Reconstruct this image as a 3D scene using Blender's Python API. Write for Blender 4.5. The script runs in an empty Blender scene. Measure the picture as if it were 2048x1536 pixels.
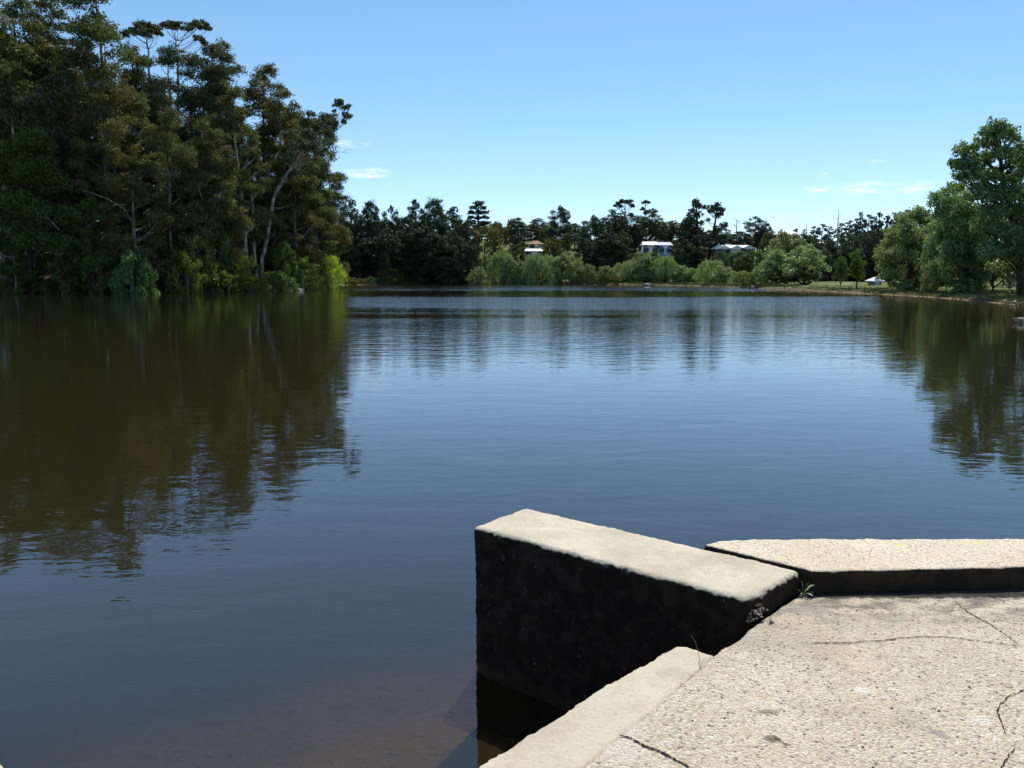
import bpy, bmesh, math, random
import numpy as np
from mathutils import Vector, noise

# ------------------------------------------------------------------ camera, sky, sun, exposure
SC = bpy.context.scene
F = 1600.0                       # focal length in pixels of the 2048 px wide frame
CAM_H = 2.34
PITCH = math.atan(215 / F)
cam_data = bpy.data.cameras.new('camera')
cam = bpy.data.objects.new('camera', cam_data)
SC.collection.objects.link(cam)
cam.location = (0, 0, CAM_H)
cam.rotation_euler = (math.pi / 2 - PITCH, 0, 0)
cam_data.sensor_width = 36
cam_data.lens = 36 * F / 2048
cam_data.clip_start = 0.05
cam_data.clip_end = 9000
SC.camera = cam

SUN_EL, SUN_AZ = math.radians(58), math.radians(16)      # azimuth to the right of straight ahead (+Y)
world = bpy.data.worlds.new('World')
SC.world = world
world.use_nodes = True
wn, wl = world.node_tree.nodes, world.node_tree.links
wn.clear()
def wnode(t, **k):
    n = wn.new(t)
    for a, b in k.items():
        setattr(n, a, b)
    return n
sky = wnode('ShaderNodeTexSky', sky_type='NISHITA')
sky.sun_disc = False
sky.sun_elevation = SUN_EL
sky.sun_rotation = SUN_AZ
sky.altitude = 1200
sky.air_density = 0.85
sky.dust_density = 0.0
sky.ozone_density = 3.5
hsv = wnode('ShaderNodeHueSaturation')
hsv.inputs['Hue'].default_value = 0.493
hsv.inputs['Saturation'].default_value = 1.14
hsv.inputs['Value'].default_value = 1.42
gam = wnode('ShaderNodeGamma')
gam.inputs['Gamma'].default_value = 0.79
wl.new(sky.outputs[0], gam.inputs['Color'])
wl.new(gam.outputs[0], hsv.inputs['Color'])
bg = wnode('ShaderNodeBackground')
bg.inputs['Strength'].default_value = 0.13
wout = wnode('ShaderNodeOutputWorld')
# wisps of cloud low in the sky, by direction
tc = wnode('ShaderNodeTexCoord')
nrm = wnode('ShaderNodeVectorMath', operation='NORMALIZE')
wl.new(tc.outputs['Generated'], nrm.inputs[0])
def pix_dir(px, py):
    x, y, z = (px - 1024) / F, 1.0, -(py - 768) / F
    c, s = math.cos(PITCH), math.sin(PITCH)
    v = Vector((x, y * c + z * s, -y * s + z * c))
    return v.normalized()
mp = wnode('ShaderNodeVectorMath', operation='MULTIPLY')
mp.inputs[1].default_value = (42, 42, 190)
wl.new(nrm.outputs[0], mp.inputs[0])
cn = wnode('ShaderNodeTexNoise')
cn.inputs['Scale'].default_value = 1.0
cn.inputs['Detail'].default_value = 5
cn.inputs['Roughness'].default_value = 0.6
wl.new(mp.outputs[0], cn.inputs['Vector'])
cloud = None
for (cx, cy, sx, sy, am) in [(735, 346, 56, 15, 1.3), (700, 287, 55, 10, .7), (1738, 376, 80, 17, .95), (1652, 350, 18, 6, .7), (1757, 323, 20, 5, .7), (1638, 380, 46, 12, .7), (1835, 375, 56, 16, .7), (1690, 340, 16, 4, .5)]:
    d = pix_dir(cx, cy)
    sub = wnode('ShaderNodeVectorMath', operation='SUBTRACT')
    wl.new(nrm.outputs[0], sub.inputs[0]); sub.inputs[1].default_value = d
    sc = wnode('ShaderNodeVectorMath', operation='MULTIPLY')
    wl.new(sub.outputs[0], sc.inputs[0]); sc.inputs[1].default_value = (F / sx, F / sx, F / sy)
    ln = wnode('ShaderNodeVectorMath', operation='LENGTH')
    wl.new(sc.outputs[0], ln.inputs[0])
    mr = wnode('ShaderNodeMapRange', interpolation_type='SMOOTHSTEP')
    mr.inputs['From Min'].default_value = 1.0; mr.inputs['From Max'].default_value = 0.0
    mr.inputs['To Min'].default_value = 0; mr.inputs['To Max'].default_value = am
    wl.new(ln.outputs['Value'], mr.inputs['Value'])
    if cloud is None:
        cloud = mr.outputs[0]
    else:
        mx = wnode('ShaderNodeMath', operation='MAXIMUM')
        wl.new(cloud, mx.inputs[0]); wl.new(mr.outputs[0], mx.inputs[1]); cloud = mx.outputs[0]
cr = wnode('ShaderNodeMapRange', interpolation_type='SMOOTHSTEP')
cr.inputs['From Min'].default_value = 0.36; cr.inputs['From Max'].default_value = 0.68
wl.new(cn.outputs[0], cr.inputs['Value'])
cm = wnode('ShaderNodeMath', operation='MULTIPLY', use_clamp=True)
wl.new(cloud, cm.inputs[0]); wl.new(cr.outputs[0], cm.inputs[1])
mixc = wnode('ShaderNodeMixRGB')
mixc.inputs['Color2'].default_value = (6.6, 7.3, 7.9, 1)
wl.new(cm.outputs[0], mixc.inputs['Fac'])
wl.new(hsv.outputs[0], mixc.inputs['Color1'])
wl.new(mixc.outputs[0], bg.inputs['Color'])
wl.new(bg.outputs[0], wout.inputs[0])

sun_data = bpy.data.lights.new('sun', 'SUN')
sun_data.energy = 4.2
sun_data.angle = math.radians(0.53)
sun_data.color = (1.0, 0.95, 0.87)
sun = bpy.data.objects.new('sun', sun_data)
SC.collection.objects.link(sun)
sd = Vector((math.sin(SUN_AZ) * math.cos(SUN_EL), math.cos(SUN_AZ) * math.cos(SUN_EL), math.sin(SUN_EL)))
sun.rotation_euler = sd.to_track_quat('Z', 'Y').to_euler()
sun.location = sd * 200

SC.view_settings.view_transform = 'Standard'
SC.view_settings.look = 'None'
SC.view_settings.gamma = 1
SC.view_settings.exposure = 0.35
SC.cycles.max_bounces = 8
SC.cycles.diffuse_bounces = 3
SC.cycles.glossy_bounces = 3
SC.cycles.transparent_max_bounces = 8
SC.cycles.use_adaptive_sampling = True
SC.cycles.adaptive_threshold = 0.02
SC.cycles.use_denoising = True

# ------------------------------------------------------------------ helpers
COL = SC.collection
CP, SP = math.cos(PITCH), math.sin(PITCH)
def ray(px, py):
    x, z = (px - 1024) / F, -(py - 768) / F
    return x, CP + z * SP, -SP + z * CP
def onz(px, py, z=0.0):
    x, y, w = ray(px, py)
    t = (z - CAM_H) / w
    return x * t, y * t
def at(px, py, Y):
    x, y, w = ray(px, py)
    t = Y / y
    return Vector((x * t, Y, CAM_H + w * t))

def mesh_np(name, verts, faces_idx, nside, mats, tint=None, smooth=False):
    """verts (n,3); faces_idx flat array of loops, each face with nside loops"""
    me = bpy.data.meshes.new(name)
    nv, nf = len(verts), len(faces_idx) // nside
    me.vertices.add(nv); me.vertices.foreach_set('co', np.asarray(verts, 'f').ravel())
    me.loops.add(nf * nside); me.loops.foreach_set('vertex_index', np.asarray(faces_idx, 'i'))
    me.polygons.add(nf)
    me.polygons.foreach_set('loop_start', np.arange(0, nf * nside, nside, dtype='i'))
    me.polygons.foreach_set('loop_total', np.full(nf, nside, 'i'))
    if smooth:
        me.polygons.foreach_set('use_smooth', np.ones(nf, bool))
    if tint is not None:
        a = me.attributes.new('tint', 'FLOAT', 'POINT')
        a.data.foreach_set('value', np.asarray(tint, 'f'))
    me.update(calc_edges=True)
    for m in mats:
        me.materials.append(m)
    return me
def link(name, me, parent=None, loc=None):
    o = bpy.data.objects.new(name, me)
    COL.objects.link(o)
    if parent is not None:
        o.parent = parent
    if loc is not None:
        o.location = loc
    return o
def tag(o, label=None, cat=None, group=None, kind=None):
    if label: o['label'] = label
    if cat: o['category'] = cat
    if group: o['group'] = group
    if kind: o['kind'] = kind
    return o
def thing(name, label, cat, loc=(0, 0, 0), group=None, rz=0):
    o = bpy.data.objects.new(name, None)
    COL.objects.link(o); o.location = loc; o.rotation_euler = (0, 0, rz)
    o.empty_display_size = 0.3
    return tag(o, label, cat, group)

class Mat:
    def __init__(s, name):
        s.m = bpy.data.materials.new(name); s.m.use_nodes = True
        s.n, s.l = s.m.node_tree.nodes, s.m.node_tree.links
        s.n.clear(); s.out = s.n.new('ShaderNodeOutputMaterial')
    def new(s, t, ins=None, **k):
        n = s.n.new(t)
        for a, b in k.items(): setattr(n, a, b)
        for a, b in (ins or {}).items():
            if isinstance(b, bpy.types.NodeSocket): s.l.new(b, n.inputs[a])
            else: n.inputs[a].default_value = b
        return n
    def noise(s, vec, scale, detail=3, rough=0.5, dist=0.0):
        return s.new('ShaderNodeTexNoise', {'Vector': vec, 'Scale': scale, 'Detail': detail, 'Roughness': rough, 'Distortion': dist}).outputs[0]
    def rng(s, v, a, b, c=0, d=1, smooth=True):
        return s.new('ShaderNodeMapRange', {'Value': v, 'From Min': a, 'From Max': b, 'To Min': c, 'To Max': d}, interpolation_type='SMOOTHSTEP' if smooth else 'LINEAR').outputs[0]
    def mix(s, f, a, b, blend='MIX'):
        n = s.new('ShaderNodeMixRGB', {'Fac': f}, blend_type=blend)
        for k, v in (('Color1', a), ('Color2', b)):
            if isinstance(v, bpy.types.NodeSocket): s.l.new(v, n.inputs[k])
            else: n.inputs[k].default_value = (*v, 1)
        return n.outputs[0]
    def math(s, op, a, b=0.0, clamp=False):
        n = s.new('ShaderNodeMath', operation=op, use_clamp=clamp)
        for i, v in enumerate((a, b)):
            if isinstance(v, bpy.types.NodeSocket): s.l.new(v, n.inputs[i])
            else: n.inputs[i].default_value = v
        return n.outputs[0]
    def vmul(s, v, t):
        return s.new('ShaderNodeVectorMath', {0: v, 1: t}, operation='MULTIPLY').outputs[0]
    def pos(s):
        return s.new('ShaderNodeNewGeometry').outputs['Position']
    def objc(s):
        return s.new('ShaderNodeTexCoord').outputs['Object']
    def principled(s, col, rough=0.8, bump=None, dist=0.01, strength=1.0, spec=0.3, metal=0.0):
        p = s.n.new('ShaderNodeBsdfPrincipled')
        for k, v in (('Base Color', col), ('Roughness', rough)):
            if isinstance(v, bpy.types.NodeSocket): s.l.new(v, p.inputs[k])
            else: p.inputs[k].default_value = (*v, 1) if k == 'Base Color' else v
        p.inputs['Specular IOR Level'].default_value = spec
        p.inputs['Metallic'].default_value = metal
        if bump is not None:
            b = s.new('ShaderNodeBump', {'Height': bump, 'Distance': dist, 'Strength': strength})
            s.l.new(b.outputs[0], p.inputs['Normal'])
        s.l.new(p.outputs[0], s.out.inputs[0])
        return s.m

# ------------------------------------------------------------------ materials
def leaf_mat(name, ca, cb, cc, transl=0.35, gloss=0.06):
    """ca, cb: tones from clump to clump; cc: tone of single sprays"""
    s = Mat(name)
    t = s.new('ShaderNodeAttribute', attribute_name='tint').outputs['Fac']
    oi = s.new('ShaderNodeObjectInfo').outputs['Random']
    ri = s.new('ShaderNodeNewGeometry').outputs['Random Per Island']
    c = s.mix(t, ca, cb)
    c = s.mix(s.rng(ri, 0.55, 1.0, 0, 0.7, False), c, cc)
    v = s.rng(oi, 0, 1, 0.82, 1.18, False)
    hv = s.new('ShaderNodeHueSaturation', {'Hue': s.rng(oi, 0, 1, 0.49, 0.51, False), 'Saturation': 1.0, 'Value': v, 'Color': c}).outputs[0]
    d = s.new('ShaderNodeBsdfDiffuse', {'Color': hv}).outputs[0]
    tr = s.new('ShaderNodeBsdfTranslucent', {'Color': s.mix(0.5, hv, s.vmul(hv, (1.3, 1.25, 0.5)))}).outputs[0]
    m1 = s.new('ShaderNodeMixShader', {0: transl, 1: d, 2: tr}).outputs[0]
    g = s.new('ShaderNodeBsdfGlossy', {'Color': (0.8, 0.8, 0.75, 1), 'Roughness': 0.5}).outputs[0]
    m2 = s.new('ShaderNodeMixShader', {0: gloss, 1: m1, 2: g}).outputs[0]
    s.l.new(m2, s.out.inputs[0])
    return s.m
M = {}
M['gum'] = leaf_mat('gum_leaves', (0.095, 0.125, 0.040), (0.155, 0.165, 0.055), (0.18, 0.185, 0.085), .28, .025)
M['gum_dark'] = leaf_mat('dark_gum_leaves', (0.060, 0.085, 0.042), (0.090, 0.110, 0.048), (0.115, 0.13, 0.07), .2, .025)
M['gum_rust'] = leaf_mat('bronze_leaves', (0.120, 0.115, 0.036), (0.160, 0.145, 0.046), (0.17, 0.15, 0.06), .28, .025)
M['wattle'] = leaf_mat('wattle_leaves', (0.065, 0.120, 0.020), (0.095, 0.155, 0.026), (0.13, 0.19, 0.03), .32, .03)
M['olive'] = leaf_mat('olive_shrub_leaves', (0.085, 0.12, 0.018), (0.14, 0.165, 0.024), (0.20, 0.21, 0.04), .32, .03)
M['broad'] = leaf_mat('pale_shrub_leaves', (0.06, 0.12, 0.035), (0.09, 0.16, 0.05), (0.20, 0.30, 0.10), .40, .03)
M['lime'] = leaf_mat('lime_willow_leaves', (0.28, 0.42, 0.040), (0.36, 0.50, 0.055), (0.42, 0.52, 0.10), .55, .03)
M['pine'] = leaf_mat('pine_needles', (0.036, 0.062, 0.032), (0.056, 0.088, 0.044), (0.062, 0.092, 0.050), .12, .035)
M['ridge'] = leaf_mat('ridge_pine_needles', (0.042, 0.062, 0.040), (0.058, 0.082, 0.050), (0.07, 0.085, 0.06), .12, .04)
M['willow'] = leaf_mat('willow_leaves', (0.16, 0.24, 0.070), (0.25, 0.33, 0.110), (0.33, 0.40, 0.20), .38, .07)
M['bigleaf'] = leaf_mat('poplar_leaves', (0.095, 0.18, 0.045), (0.15, 0.24, 0.060), (0.25, 0.34, 0.15), .35, .09)
M['mid'] = leaf_mat('mixed_garden_leaves', (0.060, 0.100, 0.028), (0.10, 0.145, 0.036), (0.12, 0.16, 0.05), .3, .04)

def bark_mat(name, a, b, scale=3.0):
    s = Mat(name)
    v = s.vmul(s.pos(), (1, 1, 0.25))
    n = s.noise(v, scale, 4, 0.6)
    c = s.mix(s.rng(n, 0.38, 0.62), a, b)
    return s.principled(c, 0.85, s.noise(v, scale * 4, 3), 0.05)
M['bark_pale'] = bark_mat('pale_gum_bark', (0.16, 0.13, 0.10), (0.46, 0.42, 0.36))
M['bark_grey'] = bark_mat('grey_gum_bark', (0.07, 0.055, 0.045), (0.22, 0.19, 0.16))
M['bark_dark'] = bark_mat('dark_bark', (0.03, 0.025, 0.02), (0.08, 0.065, 0.05))
M['dead'] = bark_mat('dead_wood', (0.14, 0.12, 0.10), (0.30, 0.27, 0.23))

# ------------------------------------------------------------------ terrain and lake outline
shore_px = [(0, 587), (150, 586), (300, 585), (450, 583.5), (580, 581.5), (620, 578), (665, 575.5), (682, 573.5), (692, 570), (850, 568.3), (1000, 568), (1150, 568.8),
            (1300, 570.5), (1400, 572.5), (1480, 574.5), (1520, 577), (1640, 582.5), (1700, 585.5), (1760, 589), (1840, 593), (1900, 597.5), (1960, 603), (2010, 608), (2050, 612)]
SHORE = [onz(a, b) for a, b in shore_px]
LAKE = [(-125, -5), (-118, 40), (-100, 80)] + SHORE + [(42, 58), (30, 46), (34, 36), (36, 20), (34, 3.2), (0, 3.2), (-2, 1.2), (-3, -3.5), (-14, -5)]
LAKE = np.array(LAKE)
def lake_dist(P):
    """signed distance, positive on land"""
    A, B = LAKE, np.roll(LAKE, -1, 0)
    best = np.full(len(P), 1e9); inside = np.zeros(len(P), bool)
    for a, b in zip(A, B):
        ab = b - a; ap = P - a
        t = np.clip((ap @ ab) / (ab @ ab), 0, 1)
        best = np.minimum(best, np.hypot(*(ap - t[:, None] * ab).T))
        c = ((a[1] > P[:, 1]) != (b[1] > P[:, 1]))
        dy = b[1] - a[1] if b[1] != a[1] else 1e-9
        inside ^= c & (P[:, 0] < (b[0] - a[0]) * (P[:, 1] - a[1]) / dy + a[0])
    return np.where(inside, -best, best)
def sm(x, a, b):
    t = np.clip((x - a) / (b - a), 0, 1); return t * t * (3 - 2 * t)
def terrain_z(x, y):
    x = np.atleast_1d(np.asarray(x, float)); y = np.atleast_1d(np.asarray(y, float))
    d = lake_dist(np.stack([x, y], 1))
    lf = sm(-x, 25, 45) * (1 - sm(y, 175, 230))
    z = np.where(d > 0, 0.30 * sm(d, 0, 1.2) + 0.012 * np.minimum(d, 40), np.maximum(d * 0.26, -3.0))
    # left bank climbs
    z = z + np.where(d > 0, lf * (0.9 * sm(d, 0, 5) + 0.16 * np.clip(d - 2, 0, 60)), 0)
    hill = 10 * sm(y, 240, 270) + 7.5 * sm(y, 275, 360) + 6 * sm(y, 340, 500)
    hill *= 1 - 0.45 * sm(x, 60, 140)
    hill *= sm(d, 0, 40)
    wob = 0.25 * np.sin(x * 0.31 + 1.3 * np.sin(y * 0.17)) * np.cos(y * 0.23) * sm(d, 1, 8)
    # the dam bank behind the camera
    dam = np.where((y < 3) & (d > 0), 0.35 * sm(d, 0.2, 3), 0)
    far = sm(np.hypot(x, y), 600, 1500)
    z = z + (hill + wob) * (1 - far) - dam
    z = np.where((y < 14) & (d > 0) & (x > -20), np.minimum(z, 0.6), z)
    return z
def tz(x, y):
    return float(terrain_z(x, y)[0])

def axis(lo, hi, step, far):
    mid = list(np.arange(lo, hi + step, step))
    a, v, s = [], lo, step
    while v > -far:
        s *= 1.35; v -= s; a.append(v)
    b, v, s = [], hi, step
    while v < far:
        s *= 1.35; v += s; b.append(v)
    return np.array(a[::-1] + mid + b)
gx, gy = axis(-130, 140, 1.8, 4000), axis(-14, 400, 1.8, 5000)
GX, GY = np.meshgrid(gx, gy)
fx, fy = GX.ravel(), GY.ravel()
gz = terrain_z(fx, fy)
gv = np.stack([fx, fy, gz], 1)
nx, ny = len(gx), len(gy)
ii = (np.arange(ny - 1)[:, None] * nx + np.arange(nx - 1)[None, :]).ravel()
gf = np.stack([ii, ii + 1, ii + nx + 1, ii + nx], 1).ravel()

s = Mat('ground')
p = s.pos()
sep = s.new('ShaderNodeSeparateXYZ', {0: p}).outputs
n1 = s.noise(p, 0.12, 4, 0.6); n2 = s.noise(p, 0.9, 4, 0.6); n3 = s.noise(p, 6.0, 3, 0.6)
grass = s.mix(s.rng(n1, 0.4, 0.6), (0.085, 0.125, 0.03), (0.17, 0.17, 0.06))
grass = s.mix(s.rng(n2, 0.5, 0.75), grass, (0.22, 0.19, 0.10))
grass = s.mix(s.rng(n3, 0.4, 0.7, 0, .5), grass, (0.06, 0.09, 0.022))
dirt = s.mix(s.rng(n2, 0.4, 0.62), (0.05, 0.036, 0.022), (0.15, 0.105, 0.062))
litter = s.mix(s.rng(n3, 0.4, 0.62), (0.035, 0.032, 0.018), (0.085, 0.065, 0.035))
low = s.rng(sep[2], 0.18, 0.33, 1, 0)
left = s.rng(sep[0], -46, -30, 1, 0)
c = s.mix(left, grass, litter)
c = s.mix(low, c, dirt)
bed = s.rng(sep[2], 0.0, 0.06, 1, 0)
sand = s.mix(s.rng(n2, .35, .65), (0.24, 0.185, 0.095), (0.34, 0.25, 0.13))
depth_fade = s.rng(s.math('ADD', sep[2], s.math('MULTIPLY', s.math('SUBTRACT', s.noise(p, 0.5, 3), .5), .5)), -1.15, -.30, 0, 1)
c = s.mix(bed, c, s.mix(depth_fade, (0.045, 0.042, 0.018), sand))  # bed colour darkens with depth, standing in for light lost in murky water
M['ground'] = s.principled(c, 0.95, n3, 0.15, spec=0.1)
ground = link('ground', mesh_np('ground', gv, gf, 4, [M['ground']], smooth=True)); tag(ground, kind='structure')

# ------------------------------------------------------------------ water
s = Mat('lake_water')
p = s.pos()
sep = s.new('ShaderNodeSeparateXYZ', {0: p}).outputs
# long low ripples, rougher where the breeze touches the open water
rip = s.noise(s.vmul(p, (0.75, 1.6, 1)), 1.0, 3, 0.55, 0.4)
rip2 = s.noise(s.vmul(p, (2.6, 5.2, 1)), 1.0, 3, 0.6, 0.3)
rip3 = s.noise(s.vmul(p, (10, 17, 1)), 1.0, 2, 0.5)
patch = s.noise(s.vmul(p, (0.012, 0.050, 1)), 1.0, 3, 0.55, 0.6)
far = s.rng(sep[1], 14, 40, 0, 1)
xo = s.math('DIVIDE', sep[0], s.math('MAXIMUM', sep[1], 1.0))
open_l = s.rng(xo, -0.30, -0.20, 0, 1)
open_r = s.rng(xo, 0.36, 0.56, 1, 0)
wind = s.math('MULTIPLY', s.math('MULTIPLY', open_l, open_r), far)
gust = s.rng(patch, 0.43, 0.60, 0.25, 1.0)
yd = s.math('ADD', sep[1], s.math('MULTIPLY', s.math('SUBTRACT', patch, 0.5), 46))
b1 = s.math('MULTIPLY', s.rng(yd, 58, 66, 0, 1), s.rng(yd, 90, 98, 1, 0))
b2 = s.math('MULTIPLY', s.rng(yd, 128, 140, 0, 1), s.rng(yd, 225, 240, 1, 0))
calm = s.math('MULTIPLY', s.rng(yd, 94, 100, 0, 1), s.rng(yd, 124, 130, 1, 0))
edge_l = s.rng(xo, -0.24, -0.17, 0, 1)
bands = s.math('MULTIPLY', s.math('MAXIMUM', b1, b2), s.math('MULTIPLY', edge_l, open_r))
wind = s.math('MULTIPLY', wind, gust)
wind = s.math('MULTIPLY', wind, s.math('SUBTRACT', 1.0, s.math('MULTIPLY', calm, .85)))
wind = s.math('ADD', wind, s.math('MULTIPLY', bands, 3.0))
h = s.math('ADD', s.math('MULTIPLY', rip, 0.50), s.math('MULTIPLY', rip2, 0.13))
h = s.math('ADD', h, s.math('MULTIPLY', rip3, 0.008))
amp = s.math('ADD', 0.013, s.math('MULTIPLY', wind, 0.046))
h = s.math('MULTIPLY', s.math('SUBTRACT', h, 0.319), amp)
bump = s.new('ShaderNodeBump', {'Height': h, 'Distance': 1.0, 'Strength': 1.0}).outputs[0]
fr = s.new('ShaderNodeFresnel', {'IOR': 1.66, 'Normal': bump}).outputs[0]
gl = s.new('ShaderNodeBsdfGlossy', {'Color': (0.97, 0.96, 1.0, 1), 'Roughness': 0.02, 'Normal': bump}).outputs[0]
murk = s.new('ShaderNodeBsdfDiffuse', {'Color': (0.036, 0.033, 0.014, 1)}).outputs[0]
clear = s.new('ShaderNodeBsdfTransparent', {'Color': (0.62, 0.52, 0.30, 1)}).outputs[0]
body = s.new('ShaderNodeMixShader', {0: 0.60, 1: murk, 2: clear}).outputs[0]
wsh = s.new('ShaderNodeMixShader', {0: fr, 1: body, 2: gl}).outputs[0]
s.l.new(wsh, s.out.inputs[0])
M['water'] = s.m
wv = np.array([(-150, -20, 0), (150, -20, 0), (150, 300, 0), (-150, 300, 0)], float)
water = link('water', mesh_np('water', wv, np.array([0, 1, 2, 3]), 4, [M['water']])); tag(water, kind='structure')

# ------------------------------------------------------------------ tree building
class Tubes:
    def __init__(s, sides=6):
        s.v, s.f, s.k, s.n = [], [], sides, 0
    def add(s, pts, rad):
        pts = np.array(pts, float); k = s.k; n = len(pts)
        tang = np.gradient(pts, axis=0); tang /= np.linalg.norm(tang, axis=1)[:, None] + 1e-9
        ref = np.array([1.0, 0.1, 0.05]) if abs(tang[0][0]) < 0.8 else np.array([0.1, 1.0, 0.05])
        u = np.cross(tang, ref); u /= np.linalg.norm(u, axis=1)[:, None] + 1e-9
        w = np.cross(tang, u)
        a = np.linspace(0, 2 * np.pi, k, endpoint=False)
        ring = pts[:, None, :] + np.asarray(rad)[:, None, None] * (np.cos(a)[None, :, None] * u[:, None, :] + np.sin(a)[None, :, None] * w[:, None, :])
        s.v.append(ring.reshape(-1, 3))
        i = np.arange(n - 1)[:, None] * k + np.arange(k)[None, :]
        j = np.arange(n - 1)[:, None] * k + (np.arange(k)[None, :] + 1) % k
        s.f.append((np.stack([i, j, j + k, i + k], 2) + s.n).reshape(-1))
        s.n += n * k
    def mesh(s, name, mat):
        return mesh_np(name, np.concatenate(s.v), np.concatenate(s.f), 4, [mat], smooth=True)

def unit(rg, n):
    v = rg.normal(size=(n, 3)); return v / np.linalg.norm(v, axis=1)[:, None]
def leaves(rg, clumps, size, dens, mode='puff', sub=9):
    """clumps: (x, y, z, r, flat). sprays of leaves gathered in puffs over each clump."""
    P, N, T, S = [], [], [], []
    for (x, y, z, r, fl) in clumps:
        nsub = max(4, int(sub * (0.7 + 0.6 * rg.random())))
        n = max(30, int(dens * (r / size) ** 2))
        d = unit(rg, nsub); d[:, 2] = np.where(d[:, 2] < -0.35, -d[:, 2] * 0.6, d[:, 2])
        sc = d * r * (0.55 + 0.4 * rg.random((nsub, 1)))
        sr = r * (0.28 + 0.26 * rg.random(nsub))
        k = rg.integers(0, nsub, n)
        off = unit(rg, n) * (rg.random((n, 1)) ** 0.45)
        q = sc[k] + off * sr[k][:, None]
        # some inner fill
        m = rg.random(n) < 0.18
        q[m] = unit(rg, int(m.sum())) * r * 0.7 * (rg.random((int(m.sum()), 1)) ** 0.5)
        q[:, 2] *= fl
        if mode == 'hang':
            q[:, 2] -= rg.random(n) ** 2 * r * 0.8
        tint = np.clip(rg.random() * 0.7 + rg.random(nsub)[k] * 0.4, 0, 1)
        P.append(q + np.array([x, y, z])); N.append(off * 0.9 + unit(rg, n) + np.array([0, 0, 0.35])); T.append(tint)
        S.append(size * (0.6 + 0.8 * rg.random(n)))
    P, N, T, S = map(np.concatenate, (P, N, T, S))
    N /= np.linalg.norm(N, axis=1)[:, None]
    a = unit(rg, len(P))
    if mode == 'hang':
        a = a * 0.35 + np.array([0, 0, -1.0])
        N = N * np.array([1, 1, 0.35])
        N /= np.linalg.norm(N, axis=1)[:, None]
    U = a - (a * N).sum(1)[:, None] * N; U /= np.linalg.norm(U, axis=1)[:, None] + 1e-9
    V = np.cross(N, U)
    L = S[:, None] * (0.85 if mode == 'hang' else 0.62); W = S[:, None] * (0.20 if mode == 'hang' else 0.36)
    bend = N * S[:, None] * 0.12
    q = np.stack([P - U * L - bend, P + V * W + bend, P + U * L - bend, P - V * W + bend], 1).reshape(-1, 3)
    return q, np.repeat(T, 4)

def limb(tb, rg, a, b, r0, r1, sag=0.05, n=5):
    a, b = np.array(a, float), np.array(b, float)
    L = np.linalg.norm(b - a)
    t = np.linspace(0, 1, n)[:, None]
    bow = np.sin(t * np.pi) * (rg.normal(size=3) * 0.06 * L)[None, :]
    up = np.sin(t * np.pi) * np.array([0, 0, -sag * L])
    pts = a + (b - a) * t + bow + up
    tb.add(pts, np.linspace(r0, r1, n))
    return pts

def make_tree(trunk, clumps, mleaf, mbark, seed, size=0.35, dens=3.0, mode='puff', sub=9, twigs=2, base=None, limb_r=0.09, scale_r=1.0):
    """trunk: [(x,y,z,r)...] polyline; clumps [(x,y,z,r,flat)]. Returns (trunk mesh, crown mesh)."""
    rg = np.random.default_rng(seed)
    tb = Tubes(7)
    tr = np.array([t[:3] for t in trunk], float); rr = np.array([t[3] for t in trunk], float)
    # densify
    tt = np.linspace(0, len(tr) - 1, (len(tr) - 1) * 4 + 1)
    ti = np.minimum(tt.astype(int), len(tr) - 2); fr_ = (tt - ti)[:, None]
    dp = tr[ti] * (1 - fr_) + tr[ti + 1] * fr_; dr = rr[ti] * (1 - fr_[:, 0]) + rr[ti + 1] * fr_[:, 0]
    L = dp[-1, 2] - dp[0, 2]
    wob = np.cumsum(rg.normal(size=(len(dp), 3)), 0) * 0.010 * abs(L) * 0.35; wob[:, 2] = 0
    wob -= np.linspace(0, 1, len(dp))[:, None] * wob[-1]; wob[0] = 0
    dp = dp + wob
    dr[0] *= 1.35
    tb.add(dp, dr)
    for (x, y, z, r, fl) in clumps:
        c = np.array([x, y, z])
        # join the trunk below the clump
        hd = np.hypot(dp[:, 0] - x, dp[:, 1] - y)
        want = z - 0.55 * hd - r * 0.3
        i = int(np.argmin(np.abs(dp[:, 2] - want) + 0.15 * hd))
        i = min(max(i, 1), len(dp) - 1)
        r0 = min(dr[i] * 0.6, (limb_r + 0.035 * r) * scale_r * (0.4 if z < 0.28 * L else 1))
        pts = limb(tb, rg, dp[i], c - np.array([0, 0, r * fl * 0.2]), r0, r0 * 0.35)
        for _ in range(twigs):
            tip = c + unit(rg, 1)[0] * r * np.array([.75, .75, .6 * fl])
            limb(tb, rg, pts[-2 - int(rg.integers(0, 2))], tip, r0 * 0.4, r0 * 0.1, 0.05, 4)
    tm = tb.mesh('trunk', mbark)
    q, ti_ = leaves(rg, clumps, size, dens, mode, sub)
    cm_ = mesh_np('crown', q, np.arange(len(q)), 4, [mleaf], tint=ti_)
    return tm, cm_

def put_tree(name, label, cat, loc, meshes, group=None, rz=0, scale=1.0, sz=None):
    o = thing(name, label, cat, loc, group, rz)
    o.scale = (scale, scale, sz or scale)
    link('trunk', meshes[0], o); link('crown', meshes[1], o)
    return o

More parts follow.
